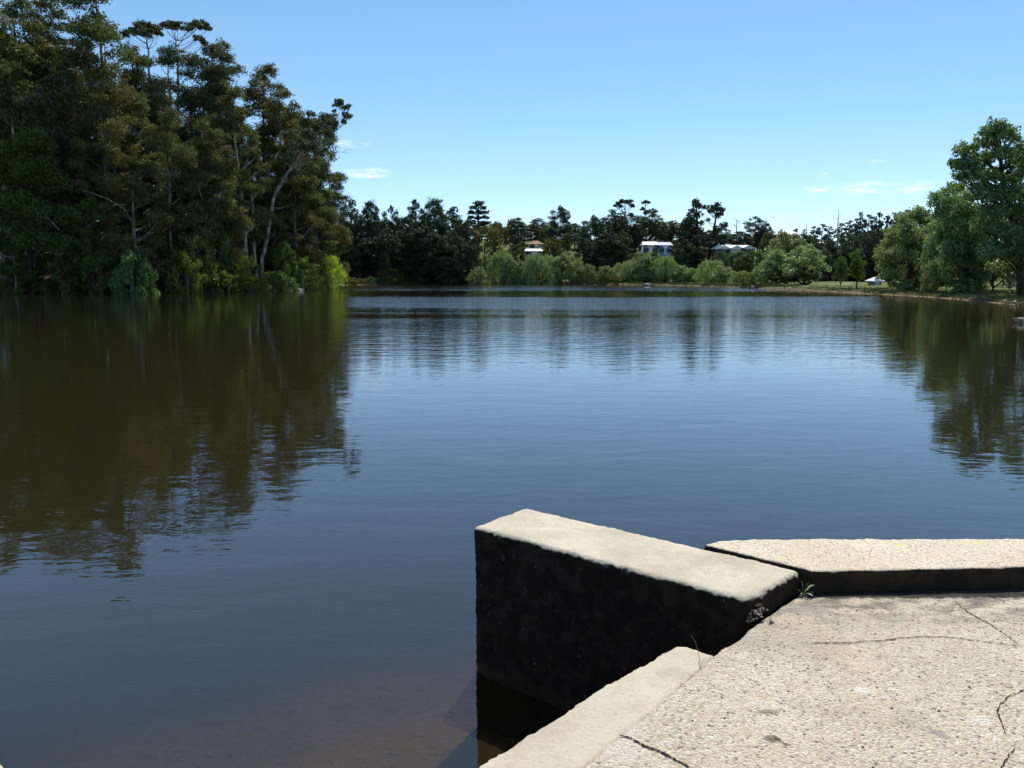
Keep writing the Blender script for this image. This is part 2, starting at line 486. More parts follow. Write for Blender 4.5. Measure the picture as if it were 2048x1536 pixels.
# --- crown layouts (tree coordinates, base at the origin)
def gum_layout(seed, H=36, w=5.5, lo=0.36, n=26, lean=0.0):
    rg = np.random.default_rng(seed)
    cl = []
    for i in range(n):
        t = (i + rg.random()) / n
        z = H * (lo + (0.97 - lo) * t)
        env = w * (0.55 + 0.55 * math.sin(math.pi * min(1, 0.15 + t * 0.85))) * (1 if t < 0.75 else 1.25 - t * 0.35)
        a = rg.random() * 6.283; rad = env * math.sqrt(rg.random()) * (0.9 if t < 0.9 else 0.5)
        r = w * (0.34 + 0.20 * rg.random()) * (1 if t < .85 else .75)
        cl.append((math.cos(a) * rad + lean * z, math.sin(a) * rad, z - r * 0.5, r, 0.62 + 0.2 * rg.random()))
    tr = [(0, 0, -0.6, 0.42), (lean * H * .3, 0.2, H * .3, 0.33), (lean * H * .6, -0.2, H * .6, 0.22), (lean * H * .93, 0, H * .93, 0.06)]
    return tr, cl
def pine_layout(seed, H=24, w=5.5, lo=0.12, n=30, flat=0.7, top=0.35):
    rg = np.random.default_rng(seed)
    cl = []
    for i in range(n):
        t = (i + rg.random()) / n
        z = H * (lo + (0.98 - lo) * t)
        env = w * min(1.0, (1 - t) * 1.5 + top) * (0.75 + 0.25 * min(1, t * 4))
        a = i * 2.4 + rg.random(); rad = env * (0.45 + 0.5 * rg.random()) * (1 if t < .93 else .3)
        r = w * (0.33 + 0.17 * rg.random()) * (1 if t < .85 else .7)
        cl.append((math.cos(a) * rad, math.sin(a) * rad, z - r * 0.5, r, flat))
    tr = [(0, 0, -0.6, 0.38), (0.1, 0, H * .4, 0.28), (0, .1, H * .75, 0.17), (0, 0, H * .95, 0.05)]
    return tr, cl
def mound_layout(seed, H=8, w=4.8, n=22, lo=0.12):
    """rounded crown reaching almost to the ground"""
    rg = np.random.default_rng(seed)
    cl = []
    for i in range(n):
        t = (i + rg.random()) / n
        z = H * (lo + (0.9 - lo) * t)
        env = w * math.sqrt(max(0.05, 1 - ((t - 0.28) / 0.80) ** 2))
        a = i * 2.4 + rg.random() * 1.2; rad = env * (0.5 + 0.42 * rg.random())
        r = w * (0.28 + 0.13 * rg.random())
        cl.append((math.cos(a) * rad, math.sin(a) * rad, z, r, 0.8))
    cl.append((0, 0, H - w * .25, w * .3, .7))
    tr = [(0, 0, -0.5, 0.24), (0.2, 0.1, H * .3, 0.19), (0, 0, H * .8, 0.06)]
    return tr, cl

PROTO = {}
def proto(key, layout, *a, **k):
    tr, cl = layout
    PROTO[key] = (make_tree(tr, cl, *a, **k), max(c[2] + c[3] * c[4] * 0.9 for c in cl), max(math.hypot(c[0], c[1]) + c[3] * .85 for c in cl))
for i in range(6):
    proto('gum%d' % i, gum_layout(20 + i, 36, 4.6 + (i % 3) * .7, 0.30 + 0.05 * (i % 2), 27, 0.02 * (i - 2)), M[['gum', 'gum', 'gum_dark', 'gum', 'gum_rust', 'gum_dark'][i]],
          M[['bark_pale', 'bark_grey', 'bark_grey', 'bark_pale', 'bark_grey', 'bark_dark'][i]], 50 + i, 0.24, 12.0, 'puff', 17)
for i in range(3):
    proto('bushy%d' % i, gum_layout(40 + i, 20, 4.6, 0.14, 24), M[['gum', 'wattle', 'gum_rust'][i]], M['bark_grey'], 60 + i, 0.23, 12.0, 'puff', 16)
for i in range(5):
    proto('pine%d' % i, pine_layout(70 + i, 24, 5.6 + (i % 2), 0.08 + .05 * (i % 3), 30, .88, .50 + .10 * (i % 3)), M['pine'], M['bark_dark'], 70 + i, 0.40, 12.0, 'puff', 13)
for i in range(3):
    proto('ridge%d' % i, pine_layout(80 + i, 18, 3.6, 0.15, 20, .8, .12 + .1 * i), M['ridge'], M['bark_dark'], 80 + i, 0.5, 12.0, 'puff', 8)
for i in range(4):
    proto('willow%d' % i, mound_layout(90 + i, 8, 4.6 + .3 * i, 24), M['willow'], M['bark_dark'], 90 + i, 0.36, 12.0, 'hang' if i % 2 else 'puff', 9)
for i in range(3):
    proto('garden%d' % i, mound_layout(100 + i, 10, 4.4, 20, .25), M[['mid', 'gum_rust', 'mid'][i]], M['bark_dark'], 100 + i, 0.45, 12.0, 'puff', 8)
for i in range(4):
    proto('shrub%d' % i, mound_layout(110 + i, 4, 2.6, 16, .1), M[['olive', 'broad', 'wattle', 'olive'][i]], M['bark_grey'], 110 + i, 0.22, 11.0, 'puff', 9, 1, limb_r=.02)
proto('lime', mound_layout(120, 6, 3.4, 26, .08), M['lime'], M['bark_grey'], 120, 0.26, 10.0, 'hang', 10)
used = {}
def place(key, px, top, Y, label, cat='tree', name=None, group=None, w=None, rz=None):
    """tree whose top shows at (px, top) when it stands Y metres out; w = half width in px"""
    meshes, H0, W0 = PROTO[key]
    t = at(px, top, Y)
    zb = tz(t.x, Y)
    H = max(1.0, t.z - zb)
    s_z = H / H0
    s_x = s_z if w is None else (w / F * Y) / W0
    rnd = random.Random(hash((round(px), round(top))) & 0xffff)
    rz = rnd.random() * 6.28 if rz is None else rz
    n = name or {'gum': 'gum_tree', 'bushy': 'gum_tree', 'pine': 'pine_tree', 'ridge': 'pine_tree', 'willow': 'willow_tree', 'garden': 'garden_tree', 'shrub': 'shrub', 'lime': 'willow_tree'}[key.rstrip('0123456789')]
    return put_tree(n, label, cat, (t.x, Y, zb - 0.05), meshes, group, rz, s_x, s_z)
def hero(name, label, cat, Y, base_px, trunk_px, clumps_px, mleaf, mbark, seed, depth=0.6, group=None, tz_off=0, **k):
    """tree drawn from its outline but built round: clumps get their own depth"""
    rg = random.Random(seed)
    b = at(base_px, 570, Y); bx = b.x; zb = tz(bx, Y) - 0.05
    tr = [(0, 0, -0.5, trunk_px[0][2] if len(trunk_px[0]) > 2 else .4)]
    for (px, py, r) in trunk_px:
        q = at(px, py, Y); tr.append((q.x - bx, rg.uniform(-.2, .2), q.z - zb, r))
    cl = []
    xs = [c[0] for c in clumps_px]; cx = (min(xs) + max(xs)) / 2; hw = (max(xs) - min(xs)) / 2 * Y / F + 1
    for c in clumps_px:
        px, py, rp = c[:3]; fl = c[3] if len(c) > 3 else 0.8
        r = rp / F * Y * (1.28 if mleaf.name in ('poplar_leaves', 'willow_leaves') else 1.12)
        u = (px - cx) * Y / F
        dmax = math.sqrt(max(0.1, 1 - (u / hw) ** 2)) * hw * depth
        for rep in range(2 if (depth > 0.4 and dmax > r) else 1):
            dy = rg.uniform(-dmax, dmax) if rep == 0 else rg.choice((-1, 1)) * dmax * rg.uniform(.5, 1)
            rep_s = 1 if rep == 0 else 0.9
            q = at(px, py + (0 if rep == 0 else rp * .35), Y + dy)
            cl.append((q.x - bx, dy, q.z - zb, r * rep_s, fl))
    m = make_tree(tr, cl, mleaf, mbark, seed, **k)
    return put_tree(name, label, cat, (bx, Y, zb), m, group)

# ------------------------------------------------------------------ left bank grove
G = 'gum trees of the grove on the left bank'
gums = [  # key, px, top, Y, label
    ('gum1', 15, -12, 122, 'tall gum tree at the left end of the grove, its top cut off above'),
    ('gum3', 112, -14, 128, 'tall olive gum with the broad crown left of the tallest gum'),
    ('gum0', 188, -34, 124, 'tallest gum of the grove, dense crown running past the top of the photo'),
    ('gum2', 70, 22, 138, 'gum tree in the sky gap between the two leftmost tall gums'),
    ('gum4', 150, 40, 120, 'bronze leaved gum below the tallest gum, pale trunk showing'),
    ('gum0', 245, 85, 132, 'olive gum just left of the first umbrella crowned gum'),
    ('gum2', 335, 92, 136, 'dark gum standing under the left umbrella shaped crown'),
    ('gum5', 395, 80, 142, 'nearly black gum crown under the right umbrella shaped crown'),
    ('gum3', 455, 84, 152, 'feathery grey green gum with its rounded top right of the umbrella crowns'),
    ('gum1', 518, 126, 156, 'gum with a pointed grey tuft, third from the open water end of the skyline'),
    ('gum0', 480, 170, 136, 'olive gum filling the skyline slope above the white leaning trunk'),
    ('gum4', 545, 178, 150, 'bronze gum on the steep right slope of the grove skyline'),
    ('gum3', 588, 205, 156, 'loose gum behind the leaning tree, sky showing through its top'),
    ('gum1', 622, 232, 166, 'thin gum close behind the leaning gum crown'),
    ('gum2', 646, 318, 172, 'low grey gum at the grove\'s right end beside the open sky'),
    ('gum0', 30, 120, 116, 'gum above the big dark green wattle, left of the pale twin trunks'),
    ('gum4', 205, 190, 118, 'rusty gum in the middle of the grove above the pale shrub'),
    ('gum3', 270, 170, 124, 'yellow olive gum left of centre in the grove face'),
    ('gum1', 330, 215, 122, 'gum with bright olive tips in the centre of the grove face'),
    ('gum0', 395, 235, 126, 'olive gum right of centre in the grove face, above the olive shrub'),
    ('gum4', 440, 260, 130, 'bronze gum left of the white leaning trunk'),
    ('gum3', 500, 250, 140, 'gum directly behind the upper half of the white leaning trunk'),
    ('gum2', 100, 150, 118, 'dark gum above the right shoulder of the big green wattle'),
    ('gum0', -30, 40, 118, 'gum at the left edge of the photo with only its right side in view'),
    ('gum4', 575, 290, 158, 'rust tinted gum right of the leaning trunk, under its crown'),
    ('gum1', -70, -20, 125, 'gum just outside the left edge of the photo leaning in with a few boughs'),
]
for k, px, top, Y, lb in gums:
    place(k, px, top, Y, lb, 'gum tree', group=G)
bk = 'gum tree deep in the shade behind the front rank of the left grove'
for i, (px, top, Y) in enumerate([(-10, 60, 158), (50, 90, 165), (110, 100, 160), (165, 130, 170), (220, 150, 162), (280, 170, 172), (335, 185, 165), (385, 190, 175), (430, 205, 168), (470, 230, 178), (520, 250, 172), (560, 270, 180), (600, 300, 178), (-60, 80, 165),
                                  (20, 260, 190), (130, 265, 195), (240, 280, 190), (350, 300, 195), (450, 320, 195), (540, 350, 195)]):
    place('gum%d' % (i % 6), px, top, Y, bk, 'gum tree', group='gum trees in the shade deep in the grove')
mid = [('bushy0', 215, 330, 119, 'low olive gum over the fallen pale branches'), ('bushy2', 265, 345, 116, 'low rusty gum beside the pale leaved shrub'),
       ('bushy0', 310, 330, 124, 'low spreading gum with a yellow green top in mid grove'), ('bushy0', 395, 305, 128, 'round topped low gum with golden tips above the olive shrub'),
       ('bushy2', 450, 360, 132, 'low bronze gum just left of the white leaning trunk'), ('bushy1', 170, 395, 114, 'dark green wattle right of the big wattle at the water'),
       ('bushy2', 590, 365, 150, 'low bronze gum right of the white leaning trunk'), ('bushy0', 630, 385, 158, 'low olive gum behind the lime green willow'),
       ('bushy2', 655, 405, 164, 'rust coloured low gum at the very tip of the wooded point'), ('bushy0', 545, 415, 146, 'small gum right beside the foot of the white leaning trunk'),
       ('bushy2', 350, 390, 126, 'low brown gum in the dark hollow of mid grove'), ('bushy0', 120, 430, 117, 'low gum under the big wattle'),
       ('bushy1', 20, 440, 113, 'dark wattle at the water at the left edge of the photo')]
for k, px, top, Y, lb in mid:
    place(k, px, top, Y, lb, 'tree', name='wattle_tree' if k == 'bushy1' else 'gum_tree', group='lower trees along the front of the grove')

for i in range(46):
    rr_ = random.Random(900 + i)
    px = -40 + i * 15.4 + rr_.uniform(-6, 6); Y = rr_.uniform(140, 172) + max(0, px - 450) * .08
    place('bushy%d' % (i % 3), px, rr_.uniform(330, 440), Y, 'small tree in the dark understorey deep in the grove', 'tree', name='tree', group='understorey trees deep in the grove')
for i in range(34):
    rr_ = random.Random(700 + i)
    px = -30 + i * 20.5 + rr_.uniform(-6, 6); Y = 122 + max(0, px - 300) * .09 + rr_.uniform(0, 12)
    place('shrub%d' % [2, 3, 2, 0][i % 4], px, rr_.uniform(490, 540), Y, 'dark shrub in the understorey behind the left waterline', 'shrub', group='understorey shrubs of the grove', w=rr_.uniform(26, 40))

# trees with shapes of their own
hero('gum_tree', 'gum with the left umbrella shaped crown, standing clear of the grove', 'gum tree', 150, 300,
     [(302, 300, .3), (297, 130, .2), (294, 88, .12)],
     [(262, 62, 14, .5), (285, 50, 17, .5), (308, 58, 14, .5), (290, 66, 14, .45), (250, 68, 8, .5), (318, 66, 8, .5)], M['gum_dark'], M['bark_pale'], 201, depth=.7, size=.34, dens=13.5, limb_r=.02, twigs=1)
hero('gum_tree', 'gum with the right umbrella shaped crown, flat domes on bare forked limbs', 'gum tree', 152, 352,
     [(352, 300, .3), (350, 130, .2), (352, 82, .12)],
     [(340, 48, 14, .5), (355, 52, 12, .45), (327, 50, 8, .5), (380, 52, 14, .5), (400, 48, 15, .5), (414, 56, 9, .6), (400, 76, 10, .7), (408, 86, 8, .7)], M['gum_dark'], M['bark_pale'], 202, depth=.6, size=.34, dens=13.5, limb_r=.02, twigs=1)
hero('gum_tree', 'white barked gum leaning over the water, separate dark puff at its tip', 'gum tree', 141, 521,
     [(524, 520, .34), (533, 450, .30), (549, 385, .27), (572, 345, .24), (604, 300, .18), (634, 262, .12), (655, 240, .09)],
     [(600, 290, 15), (618, 270, 15), (612, 245, 14), (630, 290, 13), (640, 255, 19), (654, 238, 19), (664, 250, 14), (655, 268, 14), (622, 228, 9), (636, 305, 10), (590, 310, 14), (565, 320, 14),
      (676, 206, 11), (690, 214, 10), (695, 232, 10), (688, 243, 6), (668, 222, 4), (580, 270, 14), (650, 300, 6)], M['gum_dark'], M['bark_pale'], 203, depth=.5, size=.30, dens=15, limb_r=.04)
hero('wattle_tree', 'big rounded dark green wattle at the water on the far left', 'wattle', 114, 60,
     [(60, 500, .3), (62, 400, .2), (60, 330, .1)],
     [(60, 284, 30), (25, 300, 30), (95, 305, 28), (125, 345, 28), (60, 340, 38), (10, 350, 34), (100, 370, 34), (145, 385, 22), (40, 400, 38), (90, 430, 36), (140, 430, 26), (0, 420, 34), (60, 470, 36), (120, 480, 30), (20, 490, 32), (170, 440, 18), (75, 265, 14)], M['wattle'], M['bark_dark'], 204, depth=.8, size=.26, dens=12)
# shrubs along the left waterline
S = 'shrubs along the left waterline'
for k, px, top, Y, w, lb in [
    ('shrub1', 262, 500, 110, 38, 'pale green broad leaved shrub overhanging the water in the dark grove'),
    ('shrub1', 290, 518, 111, 22, 'smaller pale shrub on the right flank of the pale green shrub'),
    ('shrub0', 385, 462, 122, 38, 'tall olive shrub with a sunlit yellow green top'),
    ('shrub3', 372, 500, 118, 34, 'brownish olive shrub at the foot of the tall olive shrub'),
    ('shrub2', 440, 458, 128, 30, 'dark green round shrub right of the tall olive shrub'),
    ('shrub3', 490, 508, 128, 28, 'olive shrub left of the foot of the white leaning trunk'),
    ('shrub0', 500, 550, 126, 30, 'low bright olive bush on the waterline left of the leaning trunk'),
    ('shrub0', 455, 545, 124, 24, 'low green bush on the waterline under the dark round shrub'),
    ('shrub2', 545, 540, 132, 30, 'low grey green bush at the foot of the white leaning trunk'),
    ('shrub1', 578, 552, 132, 18, 'small fresh green bush at the end of the earth bank'),
    ('shrub2', 605, 512, 142, 30, 'dark green shrub between the leaning trunk and the lime willow'),
    ('shrub2', 570, 480, 140, 22, 'upright green shrub right of the leaning trunk'),
    ('shrub2', 200, 500, 113, 34, 'dark shrub left of the pale green shrub'),
    ('shrub3', 330, 535, 118, 28, 'dull olive shrub between the pale shrub and the tall olive shrub'),
    ('shrub2', 120, 520, 112, 34, 'dark shrub over the bare earth patch at the water'),
    ('shrub2', 30, 525, 111, 40, 'dark shrub at the waterline at the left edge of the photo'),
    ('shrub0', 425, 520, 124, 24, 'leggy olive shrub between the tall olive shrub and the earth bank')]:
    place(k, px, top, Y, lb, 'shrub', group=S, w=w * 1.3)
place('lime', 650, 506, 155, 'lime green weeping willow bending into the water at the tip of the point', 'willow', w=44)
place('lime', 612, 535, 150, 'darker side of the willows on the point, half shaded beside the lime green one', 'willow', w=28)

# fallen pale boughs
def bough(px, py, Y, pts, r, label, seed):
    rg = np.random.default_rng(seed); tb = Tubes(5)
    base = at(px, py, Y)
    P3 = [np.array(at(a, b, Y + rg.uniform(-.6, .6))) - np.array(base) for a, b in pts]
    n = len(P3); tb.add(P3, np.linspace(r, r * .3, n))
    for i in range(1, n):
        for _ in range(2):
            d = unit(rg, 1)[0] * rg.uniform(1.0, 2.4); d[2] = abs(d[2]) * .4
            limb(tb, rg, P3[i] * .6 + P3[i - 1] * .4, P3[i] + d, r * .4, r * .1)
    o = link('dead_bough', tb.mesh('dead_bough', M['dead']), loc=base)
    tag(o, label, 'dead bough', 'pale dead boughs in the grove')
bough(165, 380, 110.5, [(165, 380), (190, 388), (215, 398), (245, 415), (255, 425)], .055, 'pale dead bough arching out right of the big wattle', 5)
bough(85, 420, 108.5, [(118, 460), (100, 440), (86, 422)], .09, 'forked pale dead bough poking from the wattle foliage', 6)
bough(0, 505, 109, [(0, 505), (8, 512), (26, 517)], .10, 'short white dead bough low at the left edge of the photo', 7)
bough(550, 415, 139, [(546, 416), (562, 417), (575, 412)], .09, 'short white broken bough beside the leaning trunk', 8)
bough(660, 303, 139, [(640, 312), (660, 303), (700, 306)], .06, 'thin bare branch sticking out below the leaning gum crown', 9)

# ------------------------------------------------------------------ far shore
FG = 'dark pines on the far shore'
far_pines = [
    ('pine0', 702, 398, 248, 27, 'pine with light flecked crown nearest the wooded point'),
    ('pine1', 741, 401, 252, 30, 'round headed pine second from the wooded point'),
    ('pine2', 783, 411, 258, 22, 'pine with a small knob top between the round headed pine and the pine mass'),
    ('pine3', 812, 430, 256, 30, 'lower pine filling the notch left of the highest dark pine mass'),
    ('pine4', 832, 398, 262, 26, 'left shoulder pine of the highest dark pine mass'),
    ('pine1', 868, 396, 258, 38, 'highest pine of the dark mass on the far shore'),
    ('pine0', 905, 412, 262, 32, 'right shoulder pine of the dark mass'),
    ('pine2', 935, 436, 258, 26, 'pine stepping down right of the dark mass'),
    ('pine3', 850, 450, 248, 40, 'lower dark pine in front of the highest pine'),
    ('pine4', 905, 462, 246, 38, 'lower dark pine in front of the right shoulder pine'),
    ('pine2', 720, 462, 246, 36, 'lower dark pine beside the lime willow'),
    ('pine0', 775, 455, 246, 36, 'lower dark pine behind the rusty bush'),
    ('pine1', 690, 440, 256, 30, 'dark pine right behind the tip of the wooded point'),
    ('pine3', 1122, 411, 292, 27, 'tapering pine with a knobbed tip above the rusty garden tree'),
    ('pine2', 1150, 446, 300, 22, 'small pine right of the tapering knobbed pine'),
    ('pine0', 1036, 434, 296, 26, 'dark tree left above the red roofed house'),
    ('pine4', 1074, 436, 318, 30, 'dark tree directly above the red roofed house'),
    ('pine3', 1190, 430, 262, 34, 'left pine of the wide dark clump in mid shore'),
    ('pine1', 1216, 468, 250, 42, 'broad blunt pine in front of the wide dark clump'),
    ('pine0', 1228, 418, 268, 34, 'pine under the umbrella shaped crown'),
    ('pine4', 1262, 425, 272, 34, 'pine right of centre in the wide dark clump'),
    ('pine2', 1300, 418, 276, 22, 'pine under the floating flat crown'),
    ('pine1', 1272, 446, 266, 18, 'lower pine left of the white roofed house'),
    ('pine3', 1345, 440, 268, 32, 'left pine of the tall twin headed clump'),
    ('pine0', 1378, 424, 262, 20, 'narrow pine between the two tall heads'),
    ('pine2', 1372, 462, 256, 18, 'lower pine right of the white roofed house'),
    ('pine4', 1442, 446, 272, 18, 'pine on the right flank of the tall twin headed clump'),
    ('pine2', 1512, 432, 352, 22, 'small dark pine alone on the skyline right of the bare tree'),
    ('pine3', 1536, 446, 352, 14, 'narrow dark pine right beside the lone skyline pine'),
    ('pine1', 1480, 462, 320, 26, 'pine above the long white gabled roof'),
]
for k, px, top, Y, w, lb in far_pines:
    place(k, px, top, Y, lb, 'pine', group=FG, w=w * 1.25)
hero('pine_tree', 'tall pine forming the taller left head of the twin headed clump', 'pine', 258, 1392, [(1394, 530, .5), (1394, 450, .4), (1392, 405, .15)],
     [(1390, 407, 10), (1398, 412, 8), (1384, 422, 9), (1396, 430, 9), (1380, 440, 11), (1402, 448, 9), (1372, 455, 12), (1392, 465, 12), (1378, 480, 12), (1400, 490, 10), (1365, 475, 10)], M['pine'], M['bark_dark'], 211, size=.5, dens=12, group=FG)
hero('pine_tree', 'airy pine forming the round right head of the twin headed clump', 'pine', 258, 1420, [(1415, 530, .5), (1428, 460, .4), (1434, 415, .15)],
     [(1432, 414, 11), (1442, 420, 9), (1424, 420, 9), (1436, 430, 9), (1412, 414, 7), (1450, 450, 8), (1436, 460, 9), (1422, 470, 10), (1444, 475, 10), (1410, 480, 9), (1430, 495, 10), (1416, 440, 5)], M['pine'], M['bark_dark'], 212, size=.5, dens=12, group=FG)
hero('pine_tree', 'open tiered conifer standing alone high on the skyline', 'conifer', 320, 957, [(957, 500, .5), (957, 440, .35), (957, 405, .15)],
     [(957, 407, 10, .5), (948, 414, 9, .4), (966, 415, 8, .4), (942, 424, 8, .4), (957, 424, 9, .4), (972, 424, 8, .4), (940, 434, 7, .4), (954, 435, 8, .4), (972, 436, 10, .4), (945, 444, 8, .4), (965, 446, 10, .4), (976, 445, 7, .4)], M['ridge'], M['bark_dark'], 213, size=.5, dens=13.5)
hero('gum_tree', 'gum with the umbrella shaped crown above the wide dark clump', 'gum tree', 300, 1250, [(1250, 500, .4), (1250, 430, .25), (1250, 410, .12)],
     [(1236, 406, 7, .5), (1246, 402, 8, .5), (1256, 403, 8, .5), (1264, 411, 6, .6), (1240, 412, 6, .5), (1230, 411, 4, .5)], M['pine'], M['bark_dark'], 214, size=.45, dens=15)
hero('gum_tree', 'gum with a flat crown that seems to float on a thread thin trunk', 'gum tree', 300, 1291, [(1291, 500, .35), (1291, 430, .15), (1291, 407, .08)],
     [(1286, 405, 4, .4), (1292, 403, 5, .4), (1297, 405, 4, .4), (1286, 419, 7, .5), (1294, 424, 6, .5), (1308, 424, 8, .8)], M['pine'], M['bark_dark'], 215, size=.45, dens=15)
for i, px in enumerate(list(range(684, 950, 19)) + list(range(1168, 1260, 19)) + [1372, 1400]):
    rr_ = random.Random(px)
    place('pine%d' % (i % 5), px, rr_.uniform(446, 492), rr_.uniform(246, 256), 'dark pine low in the shaded mass behind the far waterline', 'pine', group='low dark pines in the shade of the far shore', w=rr_.uniform(26, 36))
for i, px in enumerate(range(700, 1640, 24)):
    rr_ = random.Random(px * 7)
    top = np.interp(px, [700, 940, 1000, 1060, 1150, 1180, 1330, 1460, 1500, 1640], [440, 440, 452, 446, 452, 446, 444, 462, 466, 470]) + rr_.uniform(-3, 8)
    place(['garden0', 'pine2', 'garden2', 'pine0', 'ridge1'][i % 5], px, top, rr_.uniform(325, 370), 'distant tree in the unbroken belt along the far skyline', 'tree', name='tree', group='distant trees along the far skyline', w=rr_.uniform(20, 28))
# other far trees
for k, px, top, Y, w, lb in [
    ('garden1', 970, 452, 275, 40, 'bronze crowned tree between the dark pine mass and the conifer'),
    ('garden0', 992, 442, 300, 24, 'light green tree under the tiered conifer'),
    ('garden1', 1000, 452, 290, 24, 'brown green tree right below the tiered conifer'),
    ('garden0', 1022, 438, 330, 14, 'small tree in the dip of the skyline right of the tiered conifer'),
    ('garden1', 1108, 475, 272, 26, 'rusty leaved garden tree right of the red roofed house'),
    ('garden0', 1135, 464, 280, 16, 'bright green garden tree in front of the tapering pine'),
    ('garden2', 1095, 450, 300, 22, 'mid green tree between the houses and the tapering pine'),
    ('garden2', 1040, 485, 262, 22, 'dark garden tree left of the white roofed house among the willows'),
    ('garden1', 1247, 460, 254, 16, 'olive brown tree in front of the wide dark clump'),
    ('garden2', 1270, 505, 246, 28, 'green brown bush tree below the left white roof'),
    ('garden0', 1322, 440, 315, 24, 'sunlit garden tree above the white and blue roofs'),
    ('garden2', 1312, 499, 240, 14, 'dark round bush tree in front of the blue roofed house'),
    ('garden2', 1480, 501, 238, 36, 'dark garden tree below the long white gabled roof'),
    ('garden2', 1442, 502, 240, 24, 'dark garden tree left below the long white gabled roof'),
    ('garden0', 1400, 495, 300, 12, 'sunlit tree seen between the two tall pine trunks'),
    ('garden2', 1505, 500, 235, 28, 'dark tree left behind the big round willow'),
    ('garden0', 1530, 478, 240, 22, 'bright green tree at the left shoulder of the big round willow'),
    ('garden2', 1575, 470, 320, 22, 'dark tree behind the crown of the big round willow'),
    ('garden2', 1450, 470, 330, 30, 'dull green tree behind the long white gabled roof'),
    ('garden2', 1560, 462, 345, 16, 'distant tree on the skyline left of the hilltop roof'),
    ('garden2', 1592, 456, 350, 11, 'distant round tree right of the hilltop roof'),
    ('garden2', 1545, 482, 300, 25, 'dull tree below the hilltop roof'),
    ('garden1', 768, 500, 243, 15, 'rusty orange bush on the far waterline in front of the dark pines'),
    ('garden1', 780, 535, 241, 26, 'brown bush at the water below the rusty orange bush'),
    ('garden0', 1620, 470, 300, 22, 'green tree behind the right shoulder of the big round willow'),
]:
    place(k, px, top, Y, lb, 'tree', group='garden trees on the far shore', w=w)
WG = 'willows along the far waterline'
for i, (px, top, Y, w, lb) in enumerate([
    (955, 534, 241, 22, 'small grey green willow leaning to the water, leftmost of the far willows'),
    (950, 490, 262, 18, 'slim pale willow rising behind the leftmost willow'),
    (975, 510, 256, 22, 'willow in the gap behind the leftmost two willows'),
    (1005, 496, 248, 30, 'tall domed willow left of the white roof'),
    (1046, 522, 242, 22, 'low willow between the tall domed willow and the white roof'),
    (1086, 506, 240, 28, 'willow right below the white roof'),
    (1132, 505, 241, 27, 'willow arching over the small sunlit lawn'),
    (1177, 526, 240, 21, 'single small willow right of the sunlit lawn'),
    (1236, 500, 250, 22, 'tall pale willow behind the mid shore row'),
    (1252, 522, 237, 32, 'willow at the left end of the dense mid shore row'),
    (1292, 506, 238, 28, 'second willow of the dense mid shore row'),
    (1332, 508, 235, 28, 'third willow of the dense mid shore row'),
    (1362, 530, 232, 22, 'willow under the tall twin headed pines'),
    (1424, 518, 222, 30, 'willow right of the tall twin headed pines'),
    (1450, 532, 215, 25, 'middle willow between the twin headed pines and the big willow'),
    (1485, 540, 206, 24, 'last low willow before the big round willow'),
    (1022, 515, 243, 20, 'willow squeezed behind the tall domed willow and the low one beside it'),
    (1064, 506, 240, 20, 'low willow directly below the white roof'),
    (1110, 515, 243, 22, 'willow filling the gap left of the arching willow'),
    (1155, 515, 244, 18, 'willow between the arching willow and the single small one'),
    (1212, 532, 236, 22, 'low willow at the foot of the broad blunt pine'),
    (1272, 516, 238, 26, 'pale willow between the first and second of the dense mid shore row'),
    (1312, 505, 240, 22, 'willow below the two white and blue roofs'),
    (1385, 534, 230, 24, 'low willow at the trunks of the twin headed pines'),
]):
    place('willow%d' % (i % 4), px, top, Y, lb, 'willow', group=WG, w=w * 1.25)
for px, top, Y, w, lb, k in [
    (1578, 466, 196, 62, 'big round willow, widest crown on the right half of the far shore', 'willow2'),
    (1555, 500, 186, 50, 'grey green willow in front of the left half of the big round willow', 'willow0'),
    (1612, 490, 180, 55, 'yellow green willow in front of the right half of the big round willow', 'willow2'),
    (1532, 520, 192, 28, 'dark low willow at the left foot of the big round willow', 'willow1')]:
    place(k, px, top, Y, lb, 'willow', w=w)
for px, top, Y, w in [(1560, 535, 182, 40), (1610, 535, 178, 45)]:
    place('garden2', px, top, Y, 'dark undergrowth tree beneath the big round willow', 'tree', group='dark undergrowth beneath the big willow', w=w)
place('garden2', 1684, 512, 152, 'small round park tree on the lawn left of the upright tree', 'tree', w=19)
hero('poplar_tree', 'small upright dark green tree on the lawn right of the round park tree', 'tree', 137, 1714, [(1713, 555, .12), (1714, 520, .06)],
     [(1714, 508, 9, 1), (1712, 520, 12, 1), (1718, 528, 12, 1), (1708, 535, 11, 1), (1716, 545, 13, 1), (1710, 550, 10, 1), (1720, 555, 9, 1)], M['wattle'], M['bark_dark'], 221, size=.3, dens=13.5, depth=.5)
# ridge pines at right
tops = [(1610, 458), (1628, 452), (1645, 447), (1660, 452), (1684, 446), (1700, 440), (1712, 437), (1722, 424), (1738, 428), (1750, 432), (1760, 424), (1774, 430), (1788, 424), (1800, 428), (1814, 418), (1828, 422), (1842, 414), (1858, 418), (1875, 412), (1892, 420)]
for i, (px, t) in enumerate(tops):
    place('ridge%d' % (i % 3), px, t, 300 + (i * 37 % 24) - 60 * (px > 1740), 'slender dark pine in the row rising to the right along the ridge', 'pine', group='slender pines along the right ridge', w=19 + (i * 7 % 6))
for i, (px, t) in enumerate([(1635, 485), (1660, 480), (1682, 476), (1705, 470), (1728, 462), (1748, 460), (1770, 458), (1790, 455), (1810, 470), (1660, 515), (1740, 505), (1700, 505), (1765, 505), (1640, 525)]):
    place('pine%d' % (i % 5), px, t, 230 + (i * 29 % 24), 'dark pine filling the slope under the ridge row', 'pine', group='dark pines under the right ridge', w=34)
